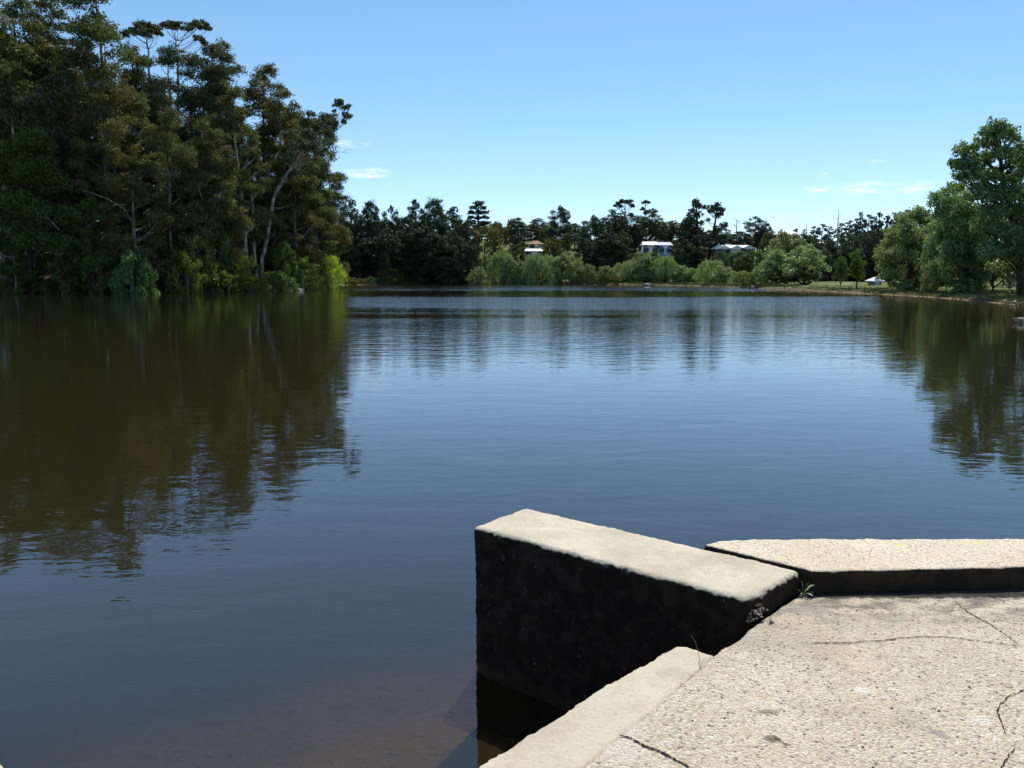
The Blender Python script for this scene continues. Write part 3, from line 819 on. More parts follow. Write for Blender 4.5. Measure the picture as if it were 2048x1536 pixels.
for i, px in enumerate(list(range(690, 950, 17)) + [1208, 1230, 1496, 1512]):
    rr_ = random.Random(px * 3)
    x_, y_ = onz(px, np.interp(px, [p_[0] for p_ in shore_px], [p_[1] for p_ in shore_px]))
    place('shrub%d' % [2, 3, 0, 2][i % 4], px, rr_.uniform(543, 556), y_ + rr_.uniform(.5, 2.5), 'low dark shrub on the far waterline in the shade of the pines', 'shrub', group='low shrubs on the far waterline', w=rr_.uniform(12, 20))
# bare trees
def bare(px, top, Y, label, seed, sp=3.5):
    rg = np.random.default_rng(seed); tb = Tubes(5)
    t = at(px, top, Y); zb = tz(t.x, Y); H = t.z - zb
    tb.add([(0, 0, -.4), (.1, 0, H * .4), (-.1, 0, H * .75), (0, 0, H)], [.32, .24, .14, .04])
    for i in range(14):
        z = H * (.62 + .36 * i / 14); a = rg.random() * 6.28; L = sp * (1.1 - i / 16)
        limb(tb, rg, (0, 0, z), (math.cos(a) * L, math.sin(a) * L, z + L * .35), .07, .02)
    o = link('dead_tree', tb.mesh('dead_tree', M['dead']), loc=(t.x, Y, zb)); tag(o, label, 'dead tree')
bare(1678, 418, 285, 'tall bare dead tree spiking above the ridge pines', 31)
bare(1474, 436, 340, 'small grey leafless tree on the skyline between the twin headed pines and the lone pine', 32, 4.5)
bare(1614, 444, 330, 'thin leafless stem above the big round willow', 33, 1.5)

# ------------------------------------------------------------------ right bank trees
hero('willow_tree', 'pale green willow sweeping out over the lawn, leftmost of the big right bank trees', 'willow', 112, 1822,
     [(1824, 540, .4), (1822, 480, .25), (1826, 440, .1)],
     [(1830, 432, 20), (1808, 442, 18), (1850, 440, 18), (1870, 452, 18), (1800, 470, 22), (1835, 468, 26), (1868, 480, 22), (1780, 490, 18), (1772, 510, 18), (1805, 505, 26), (1845, 510, 26), (1870, 520, 20), (1775, 535, 16), (1768, 552, 10),
      (1795, 545, 20), (1830, 550, 26), (1860, 552, 18), (1812, 570, 18), (1840, 572, 16), (1788, 568, 10)], M['willow'], M['bark_dark'], 231, size=.27, dens=13.5, depth=.8, sub=11)
hero('willow_tree', 'dark green tree whose skirts touch the bank between the pale willow and the biggest tree', 'tree', 97, 1932,
     [(1932, 560, .45), (1930, 480, .3), (1925, 400, .1)],
     [(1905, 380, 20), (1885, 400, 20), (1870, 392, 10), (1915, 410, 26), (1895, 435, 24), (1925, 450, 30), (1895, 470, 20), (1945, 430, 26), (1915, 490, 26), (1950, 480, 28), (1905, 520, 20), (1935, 525, 28), (1965, 520, 24), (1900, 550, 14), (1920, 565, 20),
      (1948, 566, 20), (1965, 555, 18), (1970, 450, 26), (1938, 583, 14), (1915, 582, 12), (1960, 582, 12), (1930, 500, 28), (1890, 500, 14)], M['bigleaf'], M['bark_dark'], 232, size=.23, dens=13.5, depth=.8, sub=11)
hero('poplar_tree', 'biggest tree on the right bank, its tall broken crown cut by the right edge', 'tree', 86, 2042,
     [(2046, 560, .55), (2040, 480, .42), (2015, 400, .32), (2000, 340, .22), (1992, 270, .1)],
     [(1990, 256, 20), (1972, 268, 15), (2012, 262, 16), (2026, 276, 14), (1985, 285, 16), (1960, 286, 12), (1945, 298, 16), (1922, 300, 14), (1918, 325, 16), (1940, 330, 22), (1975, 315, 20), (2010, 305, 14), (1960, 350, 22), (1925, 355, 18),
      (1990, 350, 20), (2030, 320, 18), (2050, 300, 20), (2060, 340, 26), (2025, 360, 20), (2000, 385, 24), (1960, 385, 24), (2045, 390, 26), (1985, 420, 26), (2025, 425, 26), (1970, 450, 22), (2010, 465, 26), (2050, 460, 28), (1990, 500, 24), (2030, 505, 24), (2060, 520, 26),
      (1998, 535, 18), (2015, 545, 14), (2062, 555, 16), (2080, 280, 26), (2095, 330, 30), (2090, 400, 34), (2100, 470, 34), (2085, 250, 20)], M['bigleaf'], M['bark_dark'], 233, size=.24, dens=12.75, depth=.65, sub=12)
place('garden0', 2120, 400, 80, 'tree just outside the right edge whose boughs hang into the photo', 'tree', w=60)
for px, top, Y, w in [(1975, 500, 130, 30), (2010, 520, 135, 26), (2045, 510, 130, 30), (2075, 500, 125, 30), (1880, 520, 140, 26), (1900, 480, 150, 34), (1940, 470, 150, 36), (1990, 480, 145, 36), (2030, 470, 150, 36), (2060, 460, 145, 40), (1860, 500, 155, 30), (1955, 530, 118, 24), (1895, 540, 120, 20)]:
    place('garden%d' % (px % 3), px, top, Y, 'shaded tree behind the trunks of the right bank trees', 'tree', group='shaded trees behind the right bank trees', w=w)
place('willow2', 1882, 425, 104, 'willow closing the gap between the pale willow and the dark green tree', 'willow', w=36)
place('willow0', 1868, 520, 100, 'low willow at the feet of the pale willow and the dark green tree', 'willow', w=26)
place('garden0', 1998, 420, 96, 'leafy tree close behind the trunk of the biggest right bank tree', 'tree', w=42)
place('shrub3', 2024, 545, 112, 'yellow green shrub lit by the sun between the dark right bank trunks', 'shrub', w=10)
place('shrub2', 1960, 590, 88, 'small dark shrub on the bank at the left end of the pale path', 'shrub', w=14)
place('garden0', 2160, 560, 60, 'bush on the near right bank outside the photo', 'shrub', w=60)

# ------------------------------------------------------------------ houses on the hill and the park shed
s = Mat('white_roof'); M['roof_white'] = s.principled(s.mix(s.noise(s.pos(), 1.5, 3), (0.72, 0.74, 0.76), (0.82, 0.83, 0.84)), 0.45)
s = Mat('blue_roof'); M['roof_blue'] = s.principled(s.mix(s.noise(s.pos(), 1.5, 3), (0.16, 0.22, 0.38), (0.22, 0.28, 0.45)), 0.5)
s = Mat('red_roof'); M['roof_red'] = s.principled(s.mix(s.noise(s.pos(), 2.5, 3), (0.22, 0.10, 0.08), (0.30, 0.15, 0.12)), 0.8)
s = Mat('grey_roof'); M['roof_grey'] = s.principled(s.mix(s.noise(s.pos(), 1.5, 3), (0.30, 0.31, 0.32), (0.40, 0.41, 0.42)), 0.6)
s = Mat('render_wall'); M['wall_grey'] = s.principled(s.mix(s.noise(s.pos(), 1.0, 3), (0.20, 0.215, 0.20), (0.28, 0.285, 0.265)), 0.9)
s = Mat('cream_wall'); M['wall_cream'] = s.principled(s.mix(s.noise(s.pos(), 1.0, 3), (0.50, 0.47, 0.38), (0.58, 0.54, 0.44)), 0.9)
s = Mat('window_pane'); M['pane'] = s.principled((0.03, 0.04, 0.05), 0.1, spec=0.6)
s = Mat('trim_paint'); M['trim'] = s.principled((0.7, 0.7, 0.68), 0.6)
def box_mesh(name, x0, x1, y0, y1, z0, z1, mat):
    v = np.array([(x, y, z) for z in (z0, z1) for y in (y0, y1) for x in (x0, x1)], float)
    f = np.array([0, 2, 3, 1, 4, 5, 7, 6, 0, 1, 5, 4, 2, 6, 7, 3, 0, 4, 6, 2, 1, 3, 7, 5])
    return mesh_np(name, v, f, 4, [mat])
def gable_mesh(name, x0, x1, y0, y1, z, rise, hip, mat, th=.18):
    ym = (y0 + y1) / 2; hp = min(hip, (x1 - x0) / 2 - .05)
    v = []
    for dz in (0, -th):
        v += [(x0, y0, z + dz), (x1, y0, z + dz), (x1, y1, z + dz), (x0, y1, z + dz), (x0 + hp, ym, z + rise + dz), (x1 - hp, ym, z + rise + dz)]
    quads = [(0, 1, 5, 4), (2, 3, 4, 5), (7, 6, 10, 11), (9, 8, 11, 10), (0, 6, 7, 1), (2, 8, 9, 3), (1, 7, 8, 2), (3, 9, 6, 0)]
    tris = [(1, 2, 5), (3, 0, 4), (8, 7, 11), (6, 9, 10)]
    me = bpy.data.meshes.new(name); me.from_pydata(v, [], quads + tris); me.materials.append(mat); me.update()
    return me
def house(px, roof_py, Y, W, Dp, wallh, rise, label, roofm, wallm, name='house', cat='house', hip=2.0, gables=(), rz=0, wins=4):
    """roof_py: where the ridge shows"""
    t = at(px, roof_py, Y)
    zb = t.z - rise - wallh
    g = tz(t.x, Y)
    o = thing(name, label, cat, (t.x, Y, zb), rz=rz)
    link('wall', box_mesh('wall', -W / 2, W / 2, -Dp / 2, Dp / 2, max(-4.5, min(-0.3, g - zb - .5)), wallh, wallm), o)
    link('roof', gable_mesh('roof', -W / 2 - .5, W / 2 + .5, -Dp / 2 - .5, Dp / 2 + .5, wallh + .1, rise, hip, roofm), o)
    for i in range(wins):
        x = -W / 2 + W * (i + .5) / wins
        if i == wins // 2:
            d = link('door', box_mesh('door', x - .5, x + .5, -Dp / 2 - .06, -Dp / 2 + .02, 0, 2.1, M['trim']), o)
        else:
            f = link('window', box_mesh('window', x - .85, x + .85, -Dp / 2 - .06, -Dp / 2 + .02, .9, 2.2, M['trim']), o)
            link('pane', box_mesh('pane', x - .75, x + .75, -Dp / 2 - .09, -Dp / 2 - .06, 1.0, 2.1, M['pane']), f)
    for gxp in gables:
        v = [(gxp - 2.4, -Dp / 2 - .9, wallh + .05), (gxp + 2.4, -Dp / 2 - .9, wallh + .05), (gxp, -Dp / 2 - .9, wallh + rise * .95), (gxp - 2.4, 0, wallh + .05), (gxp + 2.4, 0, wallh + .05), (gxp, 0, wallh + rise * .95)]
        me = bpy.data.meshes.new('gable'); me.from_pydata(v, [], [(0, 1, 2), (1, 4, 5, 2), (0, 2, 5, 3), (3, 5, 4), (0, 3, 4, 1)]); me.materials.append(roofm); me.update()
        link('gable', me, o)
    return o
house(1067, 498, 262, 5.0, 6, 2.2, .8, 'house with a bright white roof just above the far willows', M['roof_white'], M['wall_grey'], hip=.5, wins=3)
house(1071, 482, 288, 5.0, 6, 2.2, 1.3, 'cream house with a red tiled roof above the white roofed house', M['roof_red'], M['wall_cream'], hip=2.2, wins=2)
house(1299, 484, 250, 4.2, 5, 3.0, 1.0, 'grey house with a white roof behind the dense mid shore willows', M['roof_white'], M['wall_grey'], hip=.4, wins=3)
house(1328, 485, 249, 3.6, 5, 3.0, 1.0, 'blue grey house with a shaded blue roof right beside the white roofed one', M['roof_blue'], M['roof_blue'], hip=.4, wins=3)
house(1466, 491, 251, 11.6, 6, 2.2, 1.2, 'long low house with several white gables in the dark trees', M['roof_white'], M['wall_grey'], hip=1.5, gables=(-3.6, 0.3, 3.8), wins=5)
house(1573, 463, 338, 8.0, 8, 2.8, 1.5, 'white roofed house on the hilltop above the big round willow', M['roof_white'], M['wall_grey'], hip=1.5, wins=3)
house(1524, 456, 372, 7.0, 8, 2.8, 2.2, 'grey roofed house on the skyline beside the lone dark pine', M['roof_grey'], M['wall_cream'], hip=1.2, wins=3)
house(1750, 555, 166, 1.9, 2.0, 1.2, .75, 'low park pavilion with a bright white roof on the lawn', M['roof_white'], M['wall_grey'], name='park_pavilion', cat='pavilion', hip=1.3, wins=1)

# ------------------------------------------------------------------ path behind the right bank trees
s = Mat('path_gravel'); M['path'] = s.principled(s.mix(s.noise(s.pos(), 3, 4), (0.30, 0.25, 0.22), (0.42, 0.36, 0.32)), 0.95)
pv, pf = [], []
for i, (px, py) in enumerate([(1640, 573), (1700, 573), (1780, 575), (1860, 577), (1930, 579), (1990, 582), (2060, 584), (2160, 590), (2300, 600)]):
    Y = [190, 180, 162, 146, 132, 120, 112, 100, 85][i]
    x = at(px, py, Y).x
    for k in (-1.6, 0, 1.6):
        yy = Y + k * 1.5
        pv.append((x, yy, tz(x, yy) + .05))
    if i:
        b = 3 * i
        for j in (0, 1):
            pf += [b - 3 + j, b + j, b + j + 1, b - 3 + j + 1]
tag(link('path', mesh_np('path', np.array(pv), np.array(pf), 4, [M['path']])), kind='structure')

# ------------------------------------------------------------------ bank grass and small growth (nobody could count it)
s = Mat('bank_grass')
ri = s.new('ShaderNodeNewGeometry').outputs['Random Per Island']
M['blade'] = s.principled(s.mix(ri, (0.06, 0.09, 0.02), (0.20, 0.18, 0.08)), 0.8, spec=.2)
def tufts(name, pts, hgt, label_mat, seed, k=9):
    rg = np.random.default_rng(seed)
    P = np.repeat(np.array(pts), k, 0); n = len(P)
    P[:, :2] += rg.normal(size=(n, 2)) * .22
    P[:, 2] -= .05
    a = rg.random(n) * 6.28; h_ = hgt * (.4 + .8 * rg.random(n)); w_ = .03 + .05 * rg.random(n)
    d = np.stack([np.cos(a), np.sin(a), np.zeros(n)], 1)
    tip = P + np.stack([rg.normal(size=n) * .35 * h_, rg.normal(size=n) * .35 * h_, h_], 1)
    q = np.stack([P - d * w_[:, None], P + d * w_[:, None], tip], 1).reshape(-1, 3)
    tag(link(name, mesh_np(name, q, np.arange(len(q)), 3, [label_mat])), kind='stuff')
rg = np.random.default_rng(7)
def along(pairs, n, dmin, dmax):
    out = []
    for _ in range(n):
        i = rg.integers(0, len(pairs) - 1); t = rg.random()
        a, b = np.array(pairs[i]), np.array(pairs[i + 1])
        q = a + (b - a) * t; nr = np.array([-(b - a)[1], (b - a)[0]]); nr /= np.linalg.norm(nr)
        q = q + nr * rg.uniform(dmin, dmax)
        out.append((q[0], q[1], tz(*q)))
    return out
tufts('bank_grass', along(SHORE[:8], 1800, -.2, 6), .55, M['blade'], 1)
tufts('bank_grass', along(SHORE[8:16], 1500, -.2, 8), .6, M['blade'], 2)
tufts('lawn_grass', along(SHORE[15:], 3200, 0.1, 16), .22, M['blade'], 3)

# rocks along the waterline (stones one can tell apart at the right edge)
s = Mat('stone'); M['stone'] = s.principled(s.mix(s.rng(s.noise(s.pos(), 4, 4), .4, .6), (0.14, 0.11, 0.09), (0.34, 0.30, 0.26)), 0.9, s.noise(s.pos(), 12, 3), .03)
def rock(loc, sx, sy, sz, seed, label, group=None, mat=None):
    bm = bmesh.new(); bmesh.ops.create_icosphere(bm, subdivisions=3, radius=1)
    for v in bm.verts:
        n_ = noise.noise(v.co * 1.3 + Vector((seed, 0, 0))) * .45 + noise.noise(v.co * 3.5 + Vector((0, seed, 0))) * .15
        v.co *= 1 + n_; v.co.x *= sx; v.co.y *= sy; v.co.z *= sz
    me = bpy.data.meshes.new('rock'); bm.to_mesh(me); bm.free(); me.materials.append(mat or M['stone'])
    o = link('rock', me, loc=loc); tag(o, label, 'rock', group); return o
x, y = onz(2050, 646)
rock((x + .35, y, .05), .75, .6, .30, 3, 'pale rock breaking the water at the right edge of the photo')
rg2 = random.Random(3)
for px, py, lb in [(595, 581, 'pale stone at the end of the earth bank on the left'), (440, 583, 'stone on the waterline under the left earth bank'), (1018, 568.4, 'pale stone on the far waterline by the tall domed willow'), (1060, 568.4, 'pale stone on the far waterline below the white roof'),
                   (1295, 570.6, 'stone at the waterline below the mid shore willows'), (1506, 576, 'stone on the bare red bank beside the big willow'), (1488, 575.2, 'stone at the left end of the bare red bank'), (2030, 608.5, 'flat stone on the bank edge under the biggest right tree')]:
    x, y = onz(px, py); k_ = min(1, y / 200); rock((x, y, .06), 1.2 * k_ + .2, .8 * k_ + .1, .35 * k_ + .1, rg2.random() * 50, lb)

# ------------------------------------------------------------------ foreground concrete
DECK_Z, TOP_Z = CAM_H - 1.55, CAM_H - 1.441
def pebble_mat(name, tone, grain, mossy=0.0):
    s = Mat(name); p = s.objc()
    vo = s.new('ShaderNodeTexVoronoi', {'Vector': p, 'Scale': grain, 'Randomness': 1.0})
    vc = vo.outputs['Color']; vd = vo.outputs['Distance']
    sepc = s.new('ShaderNodeSeparateColor', {0: vc}).outputs
    base = s.mix(s.rng(s.noise(p, 2.2, 4, .6), .35, .65), tuple(t * .86 for t in tone), tuple(min(.8, t * 1.08) for t in tone))
    peb = s.mix(s.rng(sepc[0], 0, 1, 0, 1, False), (0.56, 0.41, 0.25), (0.86, 0.80, 0.67))
    peb = s.mix(s.rng(sepc[1], .86, .9), peb, (0.26, 0.21, 0.17))
    c = s.mix(s.rng(sepc[2], .2, .9, .25, .95, False), base, peb)
    fine = s.noise(p, grain * 1.7, 3, .7)
    c = s.mix(s.rng(fine, .28, .47, .62, 0), c, (0.20, 0.15, 0.10))
    mid_ = s.noise(p, grain * .38, 4, .7)
    c = s.mix(s.rng(mid_, .30, .44, .40, 0), c, (0.30, 0.23, 0.15))
    # weathering stains with outlines of their own
    st = s.noise(p, 1.3, 5, .65, .5)
    c = s.mix(s.rng(st, .57, .72, 0, .45), c, (0.24, 0.22, 0.19))
    wm = s.noise(p, 0.9, 3, .6, .2)
    c = s.mix(s.rng(wm, .5, .7, 0, .30), c, (0.62, 0.44, 0.26))
    hb = s.math('ADD', s.math('MULTIPLY', s.math('SUBTRACT', 1, vd), .8), s.math('MULTIPLY', fine, 1.1))
    return s, c, hb
s, c, hb = pebble_mat('exposed_pebble_concrete', (0.76, 0.65, 0.48), 95)
# damp dark algae beside the kerb; kerb shadow painted in at its foot
p = s.objc(); sep = s.new('ShaderNodeSeparateXYZ', {0: p}).outputs
al = s.math('MULTIPLY', s.rng(sep[1], 3.28, 3.62, 0, 1), s.rng(s.noise(s.vmul(p, (1, 2, 1)), 5, 5, .7), .40, .62, 0, 1))
c = s.mix(s.math('MULTIPLY', al, .72), c, (0.12, 0.115, 0.11))
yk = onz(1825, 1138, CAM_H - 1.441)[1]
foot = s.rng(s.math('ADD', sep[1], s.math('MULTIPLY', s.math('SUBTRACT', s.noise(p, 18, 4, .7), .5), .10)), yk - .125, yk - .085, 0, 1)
c = s.mix(s.math('MULTIPLY', foot, .92), c, (0.022, 0.018, 0.014))  # deck colour blackened where the kerb's cast shadow falls
def blot(c, px_, py_, rx, ry, col, k, edge=.55, ns=14):
    x_, y_ = onz(px_, py_, CAM_H - 1.55)
    v = s.new('ShaderNodeVectorMath', {0: p, 1: (x_, y_, CAM_H - 1.55)}, operation='SUBTRACT').outputs[0]
    d_ = s.new('ShaderNodeVectorMath', {0: s.vmul(v, (1 / rx, 1 / ry, 0))}, operation='LENGTH').outputs['Value']
    d_ = s.math('ADD', d_, s.math('MULTIPLY', s.math('SUBTRACT', s.noise(p, ns, 4, .7), .5), 1.6))
    return s.mix(s.math('MULTIPLY', s.rng(d_, edge, 1.0, 1, 0), k), c, col)
c = blot(c, 1605, 1218, .16, .10, (0.36, 0.33, 0.29), .6, ns=22)
c = blot(c, 1545, 1478, .035, .028, (0.10, 0.075, 0.05), .75, ns=40)
c = blot(c, 1535, 1424, .06, .02, (0.16, 0.12, 0.08), .6, ns=40)
c = blot(c, 1878, 1468, .03, .04, (0.30, 0.29, 0.28), .7, ns=30)
c = blot(c, 1725, 1380, .04, .03, (0.85, 0.82, 0.74), .6, ns=30)
c = blot(c, 1960, 1440, .05, .04, (0.85, 0.82, 0.74), .45, ns=30)
c = blot(c, 1230, 1450, .10, .30, (0.78, 0.72, 0.62), .45, ns=10)
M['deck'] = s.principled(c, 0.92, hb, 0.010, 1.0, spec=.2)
s, c, hb = pebble_mat('kerb_concrete', (0.62, 0.54, 0.41), 120)
p = s.objc()
c = s.mix(s.math('MULTIPLY', s.rng(s.noise(s.vmul(p, (1, 3, 1)), 7, 3, .6), .60, .68), s.rng(s.noise(p, 1.1, 2), .48, .6)), c, (0.62, 0.60, 0.22))
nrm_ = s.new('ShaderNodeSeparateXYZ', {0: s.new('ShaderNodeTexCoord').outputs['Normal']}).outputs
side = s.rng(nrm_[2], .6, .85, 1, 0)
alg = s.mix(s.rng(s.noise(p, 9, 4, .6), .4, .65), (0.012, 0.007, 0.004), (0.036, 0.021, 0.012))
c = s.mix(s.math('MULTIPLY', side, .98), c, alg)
M['kerb'] = s.principled(c, 0.92, hb, 0.005, 0.8, spec=.2)
# smooth weathered cement with black algae on its upright faces
s = Mat('cement_block'); p = s.objc()
n_a = s.noise(p, 3.0, 5, .65); n_b = s.noise(p, 45, 4, .75); n_c = s.noise(p, 160, 2, .7)
c = s.mix(s.rng(n_a, .35, .65), (0.50, 0.43, 0.32), (0.64, 0.56, 0.43))
c = s.mix(s.rng(n_b, .25, .45, .6, 0), c, (0.22, 0.19, 0.15))
c = s.mix(s.rng(n_c, .6, .75, 0, .5), c, (0.30, 0.27, 0.22))
c = s.mix(s.rng(s.noise(p, 6, 5, .7, .5), .55, .68, 0, .4), c, (0.36, 0.33, 0.28))
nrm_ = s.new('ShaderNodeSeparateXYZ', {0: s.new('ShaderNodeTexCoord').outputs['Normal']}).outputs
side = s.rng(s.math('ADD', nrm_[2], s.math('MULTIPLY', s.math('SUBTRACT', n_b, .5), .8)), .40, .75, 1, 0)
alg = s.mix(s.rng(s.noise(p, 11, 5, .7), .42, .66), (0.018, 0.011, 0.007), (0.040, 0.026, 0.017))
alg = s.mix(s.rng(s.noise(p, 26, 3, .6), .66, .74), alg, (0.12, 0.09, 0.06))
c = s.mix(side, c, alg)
zz = s.new('ShaderNodeSeparateXYZ', {0: p}).outputs[2]
tide = s.rng(s.math('ADD', zz, s.math('MULTIPLY', s.noise(p, 8, 3), .10)), .10, .15, 1, 0)
c = s.mix(s.math('MULTIPLY', tide, .45), c, (0.060, 0.040, 0.018))
hb = s.math('ADD', s.math('MULTIPLY', n_b, 1.0), s.math('MULTIPLY', n_c, .5))
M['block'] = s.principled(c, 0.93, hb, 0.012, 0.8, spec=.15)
s = Mat('cement_strip'); p = s.objc()
n_a = s.noise(p, 2.4, 5, .65); n_b = s.noise(p, 60, 4, .75); n_d = s.noise(p, 7, 5, .7, .4)
c = s.mix(s.rng(n_a, .35, .65), (0.46, 0.385, 0.285), (0.57, 0.50, 0.385))
c = s.mix(s.rng(n_b, .25, .50, .6, 0), c, (0.32, 0.26, 0.20))
c = s.mix(s.rng(n_d, .54, .66, 0, .35), c, (0.36, 0.30, 0.24))
c = s.mix(s.rng(s.noise(p, 120, 2, .8), .66, .74, 0, .7), c, (0.18, 0.14, 0.10))
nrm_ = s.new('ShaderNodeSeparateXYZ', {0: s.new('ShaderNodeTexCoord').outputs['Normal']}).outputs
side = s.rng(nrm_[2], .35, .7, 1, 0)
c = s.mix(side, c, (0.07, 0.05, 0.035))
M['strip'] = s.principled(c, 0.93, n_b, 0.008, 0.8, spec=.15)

def slab(name, poly, z0, z1, mat, bevel=.03, voxel=.014, rough=.012, rsize=.12, parent=None, fine=.004):
    """cast slab with worn arrises: prism, bevelled, remeshed and roughened in mesh data"""
    bm = bmesh.new()
    lo = [bm.verts.new((x, y, z0)) for x, y in poly]; hi = [bm.verts.new((x, y, z1)) for x, y in poly]
    n = len(poly)
    bm.faces.new(hi); bm.faces.new(lo[::-1])
    for i in range(n):
        bm.faces.new((lo[i], lo[(i + 1) % n], hi[(i + 1) % n], hi[i]))
    bmesh.ops.recalc_face_normals(bm, faces=bm.faces)
    if bevel:
        bmesh.ops.bevel(bm, geom=[e for e in bm.edges if not (e.verts[0].co.z < z0 + 1e-4 and e.verts[1].co.z < z0 + 1e-4)], offset=bevel, segments=4, profile=.5, affect='EDGES')
    me = bpy.data.meshes.new(name); bm.to_mesh(me); bm.free()
    o = link(name, me, parent)
    md = o.modifiers.new('r', 'REMESH'); md.mode = 'VOXEL'; md.voxel_size = voxel
    dg = bpy.context.evaluated_depsgraph_get()
    m2 = bpy.data.meshes.new_from_object(o.evaluated_get(dg))
    o.modifiers.clear(); o.data = m2; bpy.data.meshes.remove(me)
    m2.name = name
    k = len(m2.vertices)
    co = np.empty(k * 3, 'f'); m2.vertices.foreach_get('co', co); co = co.reshape(-1, 3)
    no = np.empty(k * 3, 'f'); m2.vertices.foreach_get('normal', no); no = no.reshape(-1, 3)
    steep = 1 - np.clip(np.abs(no[:, 2]), 0, 1) ** 6
    for i in range(k):
        c_ = Vector(co[i]); w_ = .18 + .82 * float(steep[i])
        d_ = noise.noise(c_ / rsize) * rough * w_ + noise.noise(c_ / (rsize * .28)) * rough * .5 * w_ + noise.noise(c_ / .02) * fine * w_
        co[i] += no[i] * d_
    m2.vertices.foreach_set('co', co.ravel())
    m2.polygons.foreach_set('use_smooth', np.ones(len(m2.polygons), bool))
    m2.materials.clear(); m2.materials.append(mat); m2.update()
    return o
def D(px, py, z=DECK_Z): return onz(px, py, z)
# block (flank wall of the old steps)
A_, B_, C_, E_ = D(946, 1053, TOP_Z), D(1052, 1014, TOP_Z), D(1606, 1140, TOP_Z), D(1492, 1199, TOP_Z)
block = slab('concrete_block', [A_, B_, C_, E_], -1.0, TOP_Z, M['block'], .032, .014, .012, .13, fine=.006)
tag(block, 'thick weathered concrete block with black stained sides jutting into the lake', 'concrete block')
# kerb along the lake edge
def off(p, q, d):
    v = np.array(q) - np.array(p); v /= np.linalg.norm(v); return np.array([-v[1], v[0]]) * d
g_ = off(B_, C_, .012)
cx_, cy_ = C_
k1 = D(1402, 1090, TOP_Z); k1 = (k1[0] + g_[0], k1[1] + g_[1])
k2 = (cx_ + g_[0] + .01, cy_ + g_[1] + .01)
kf = D(2048, 1134, TOP_Z); kb = D(2048, 1076, TOP_Z); kbl = D(1500, 1078, TOP_Z); kbl0 = D(1440, 1081, TOP_Z)
kfl = D(1625, 1143, TOP_Z)
def ext(a, b, x): t = (x - a[0]) / (b[0] - a[0]); return (x, a[1] + (b[1] - a[1]) * t)
kerb = slab('kerb', [k1, kbl0, kbl, ext(kbl, kb, 6.2), ext(kfl, kf, 6.2), kfl, k2], -1.2, TOP_Z, M['kerb'], .014, .016, .008, .09)
tag(kerb, 'low pebbly concrete kerb along the lake edge, grey with yellow lichen', 'kerb')
# deck
e0 = ext(kfl, kf, 6.2)
d_a = D(1607, 1180); d_b = D(1430, 1311)
dirv = np.array(d_b) - np.array(d_a); dirv /= np.linalg.norm(dirv)
d_end = np.array(D(1160, 1536)); dv2 = d_end - np.array(d_b); dv2 /= np.linalg.norm(dv2)
d_c = np.array(d_b) + dv2 * 5.6
foot0 = (kfl[0], kfl[1] - .004); foot1 = (6.2, e0[1] - .004)
def jag(a, b, n, amp, seed):
    r_ = random.Random(seed); a, b = np.array(a), np.array(b); v = b - a; nr = np.array([-v[1], v[0]]) / np.linalg.norm(v)
    return [tuple(a + v * (i / n) + nr * r_.uniform(-amp, amp) * (0 < i < n)) for i in range(n + 1)]
vis = -0.3
deck_poly = [foot0, foot1, (6.2, vis)]
# intersection of the left edge with y = vis
tt_ = (vis - d_b[1]) / dv2[1]; low_l = (d_b[0] + dv2[0] * tt_, vis)
deck_poly += [low_l] + jag(low_l, d_b, 30, .008, 1) [1:] + jag(d_b, d_a, 12, .006, 2)[1:]
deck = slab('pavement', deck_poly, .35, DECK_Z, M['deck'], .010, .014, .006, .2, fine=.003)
tag(deck, kind='structure')
tag(link('ground', box_mesh('ground', -1.6, 6.2, -12, vis - .003, -.6, DECK_Z - .002, M['deck'])), kind='structure')
# cement strip along the deck
s_a = D(1352, 1287, DECK_Z - .012); s_b = D(1432, 1309, DECK_Z - .012)
s_l = np.array(D(944, 1536, DECK_Z - .012)); sv = s_l - np.array(s_a); sv /= np.linalg.norm(sv)
tt_ = (vis - s_a[1]) / sv[1]; s_low = (s_a[0] + sv[0] * tt_, vis)
gap = .002
strip_poly = [s_a, (s_b[0] - gap, s_b[1])] + [(x - gap - .001, y) for x, y in jag(low_l, d_b, 30, .008, 1)[::-1][1:]] + jag(s_low, s_a, 26, .007, 4)[:-1]
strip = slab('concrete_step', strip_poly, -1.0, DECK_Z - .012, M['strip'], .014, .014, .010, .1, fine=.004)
tag(strip, 'smooth buff cement step running along the pebbly pavement\'s water side', 'step')
# sunken ledge in the shade between block and step
l1 = D(1235, 1300, .42); l2 = D(1440, 1250, .42); l3 = D(1620, 1210, .42)
ldg = slab('concrete_ledge', [D(1300, 1322, .42), D(1345, 1262, .42), D(1560, 1262, .42), D(1560, 1360, .42)], -1.0, .42, M['strip'], .02, .02, .01, .1)
tag(ldg, 'sunken shaded ledge in the gap between the block and the buff step', 'ledge')
# fill under the pavement so no light leaks through
fp = [(d_a[0] - .0, d_a[1] - .06), foot1, (6.2, vis), (low_l[0] + .06, vis), (d_b[0] + .05, d_b[1] - .02)]
bm = bmesh.new(); lo = [bm.verts.new((x, y, -1)) for x, y in fp]; hi = [bm.verts.new((x, y, .40)) for x, y in fp]
bm.faces.new(hi); bm.faces.new(lo[::-1])
for i in range(len(fp)): bm.faces.new((lo[i], lo[(i + 1) % len(fp)], hi[(i + 1) % len(fp)], hi[i]))
bmesh.ops.recalc_face_normals(bm, faces=bm.faces)
me = bpy.data.meshes.new('wall'); bm.to_mesh(me); bm.free(); me.materials.append(M['block'])
tag(link('lake_wall', me), 'dark retaining wall under the pavement at the water', 'retaining wall')
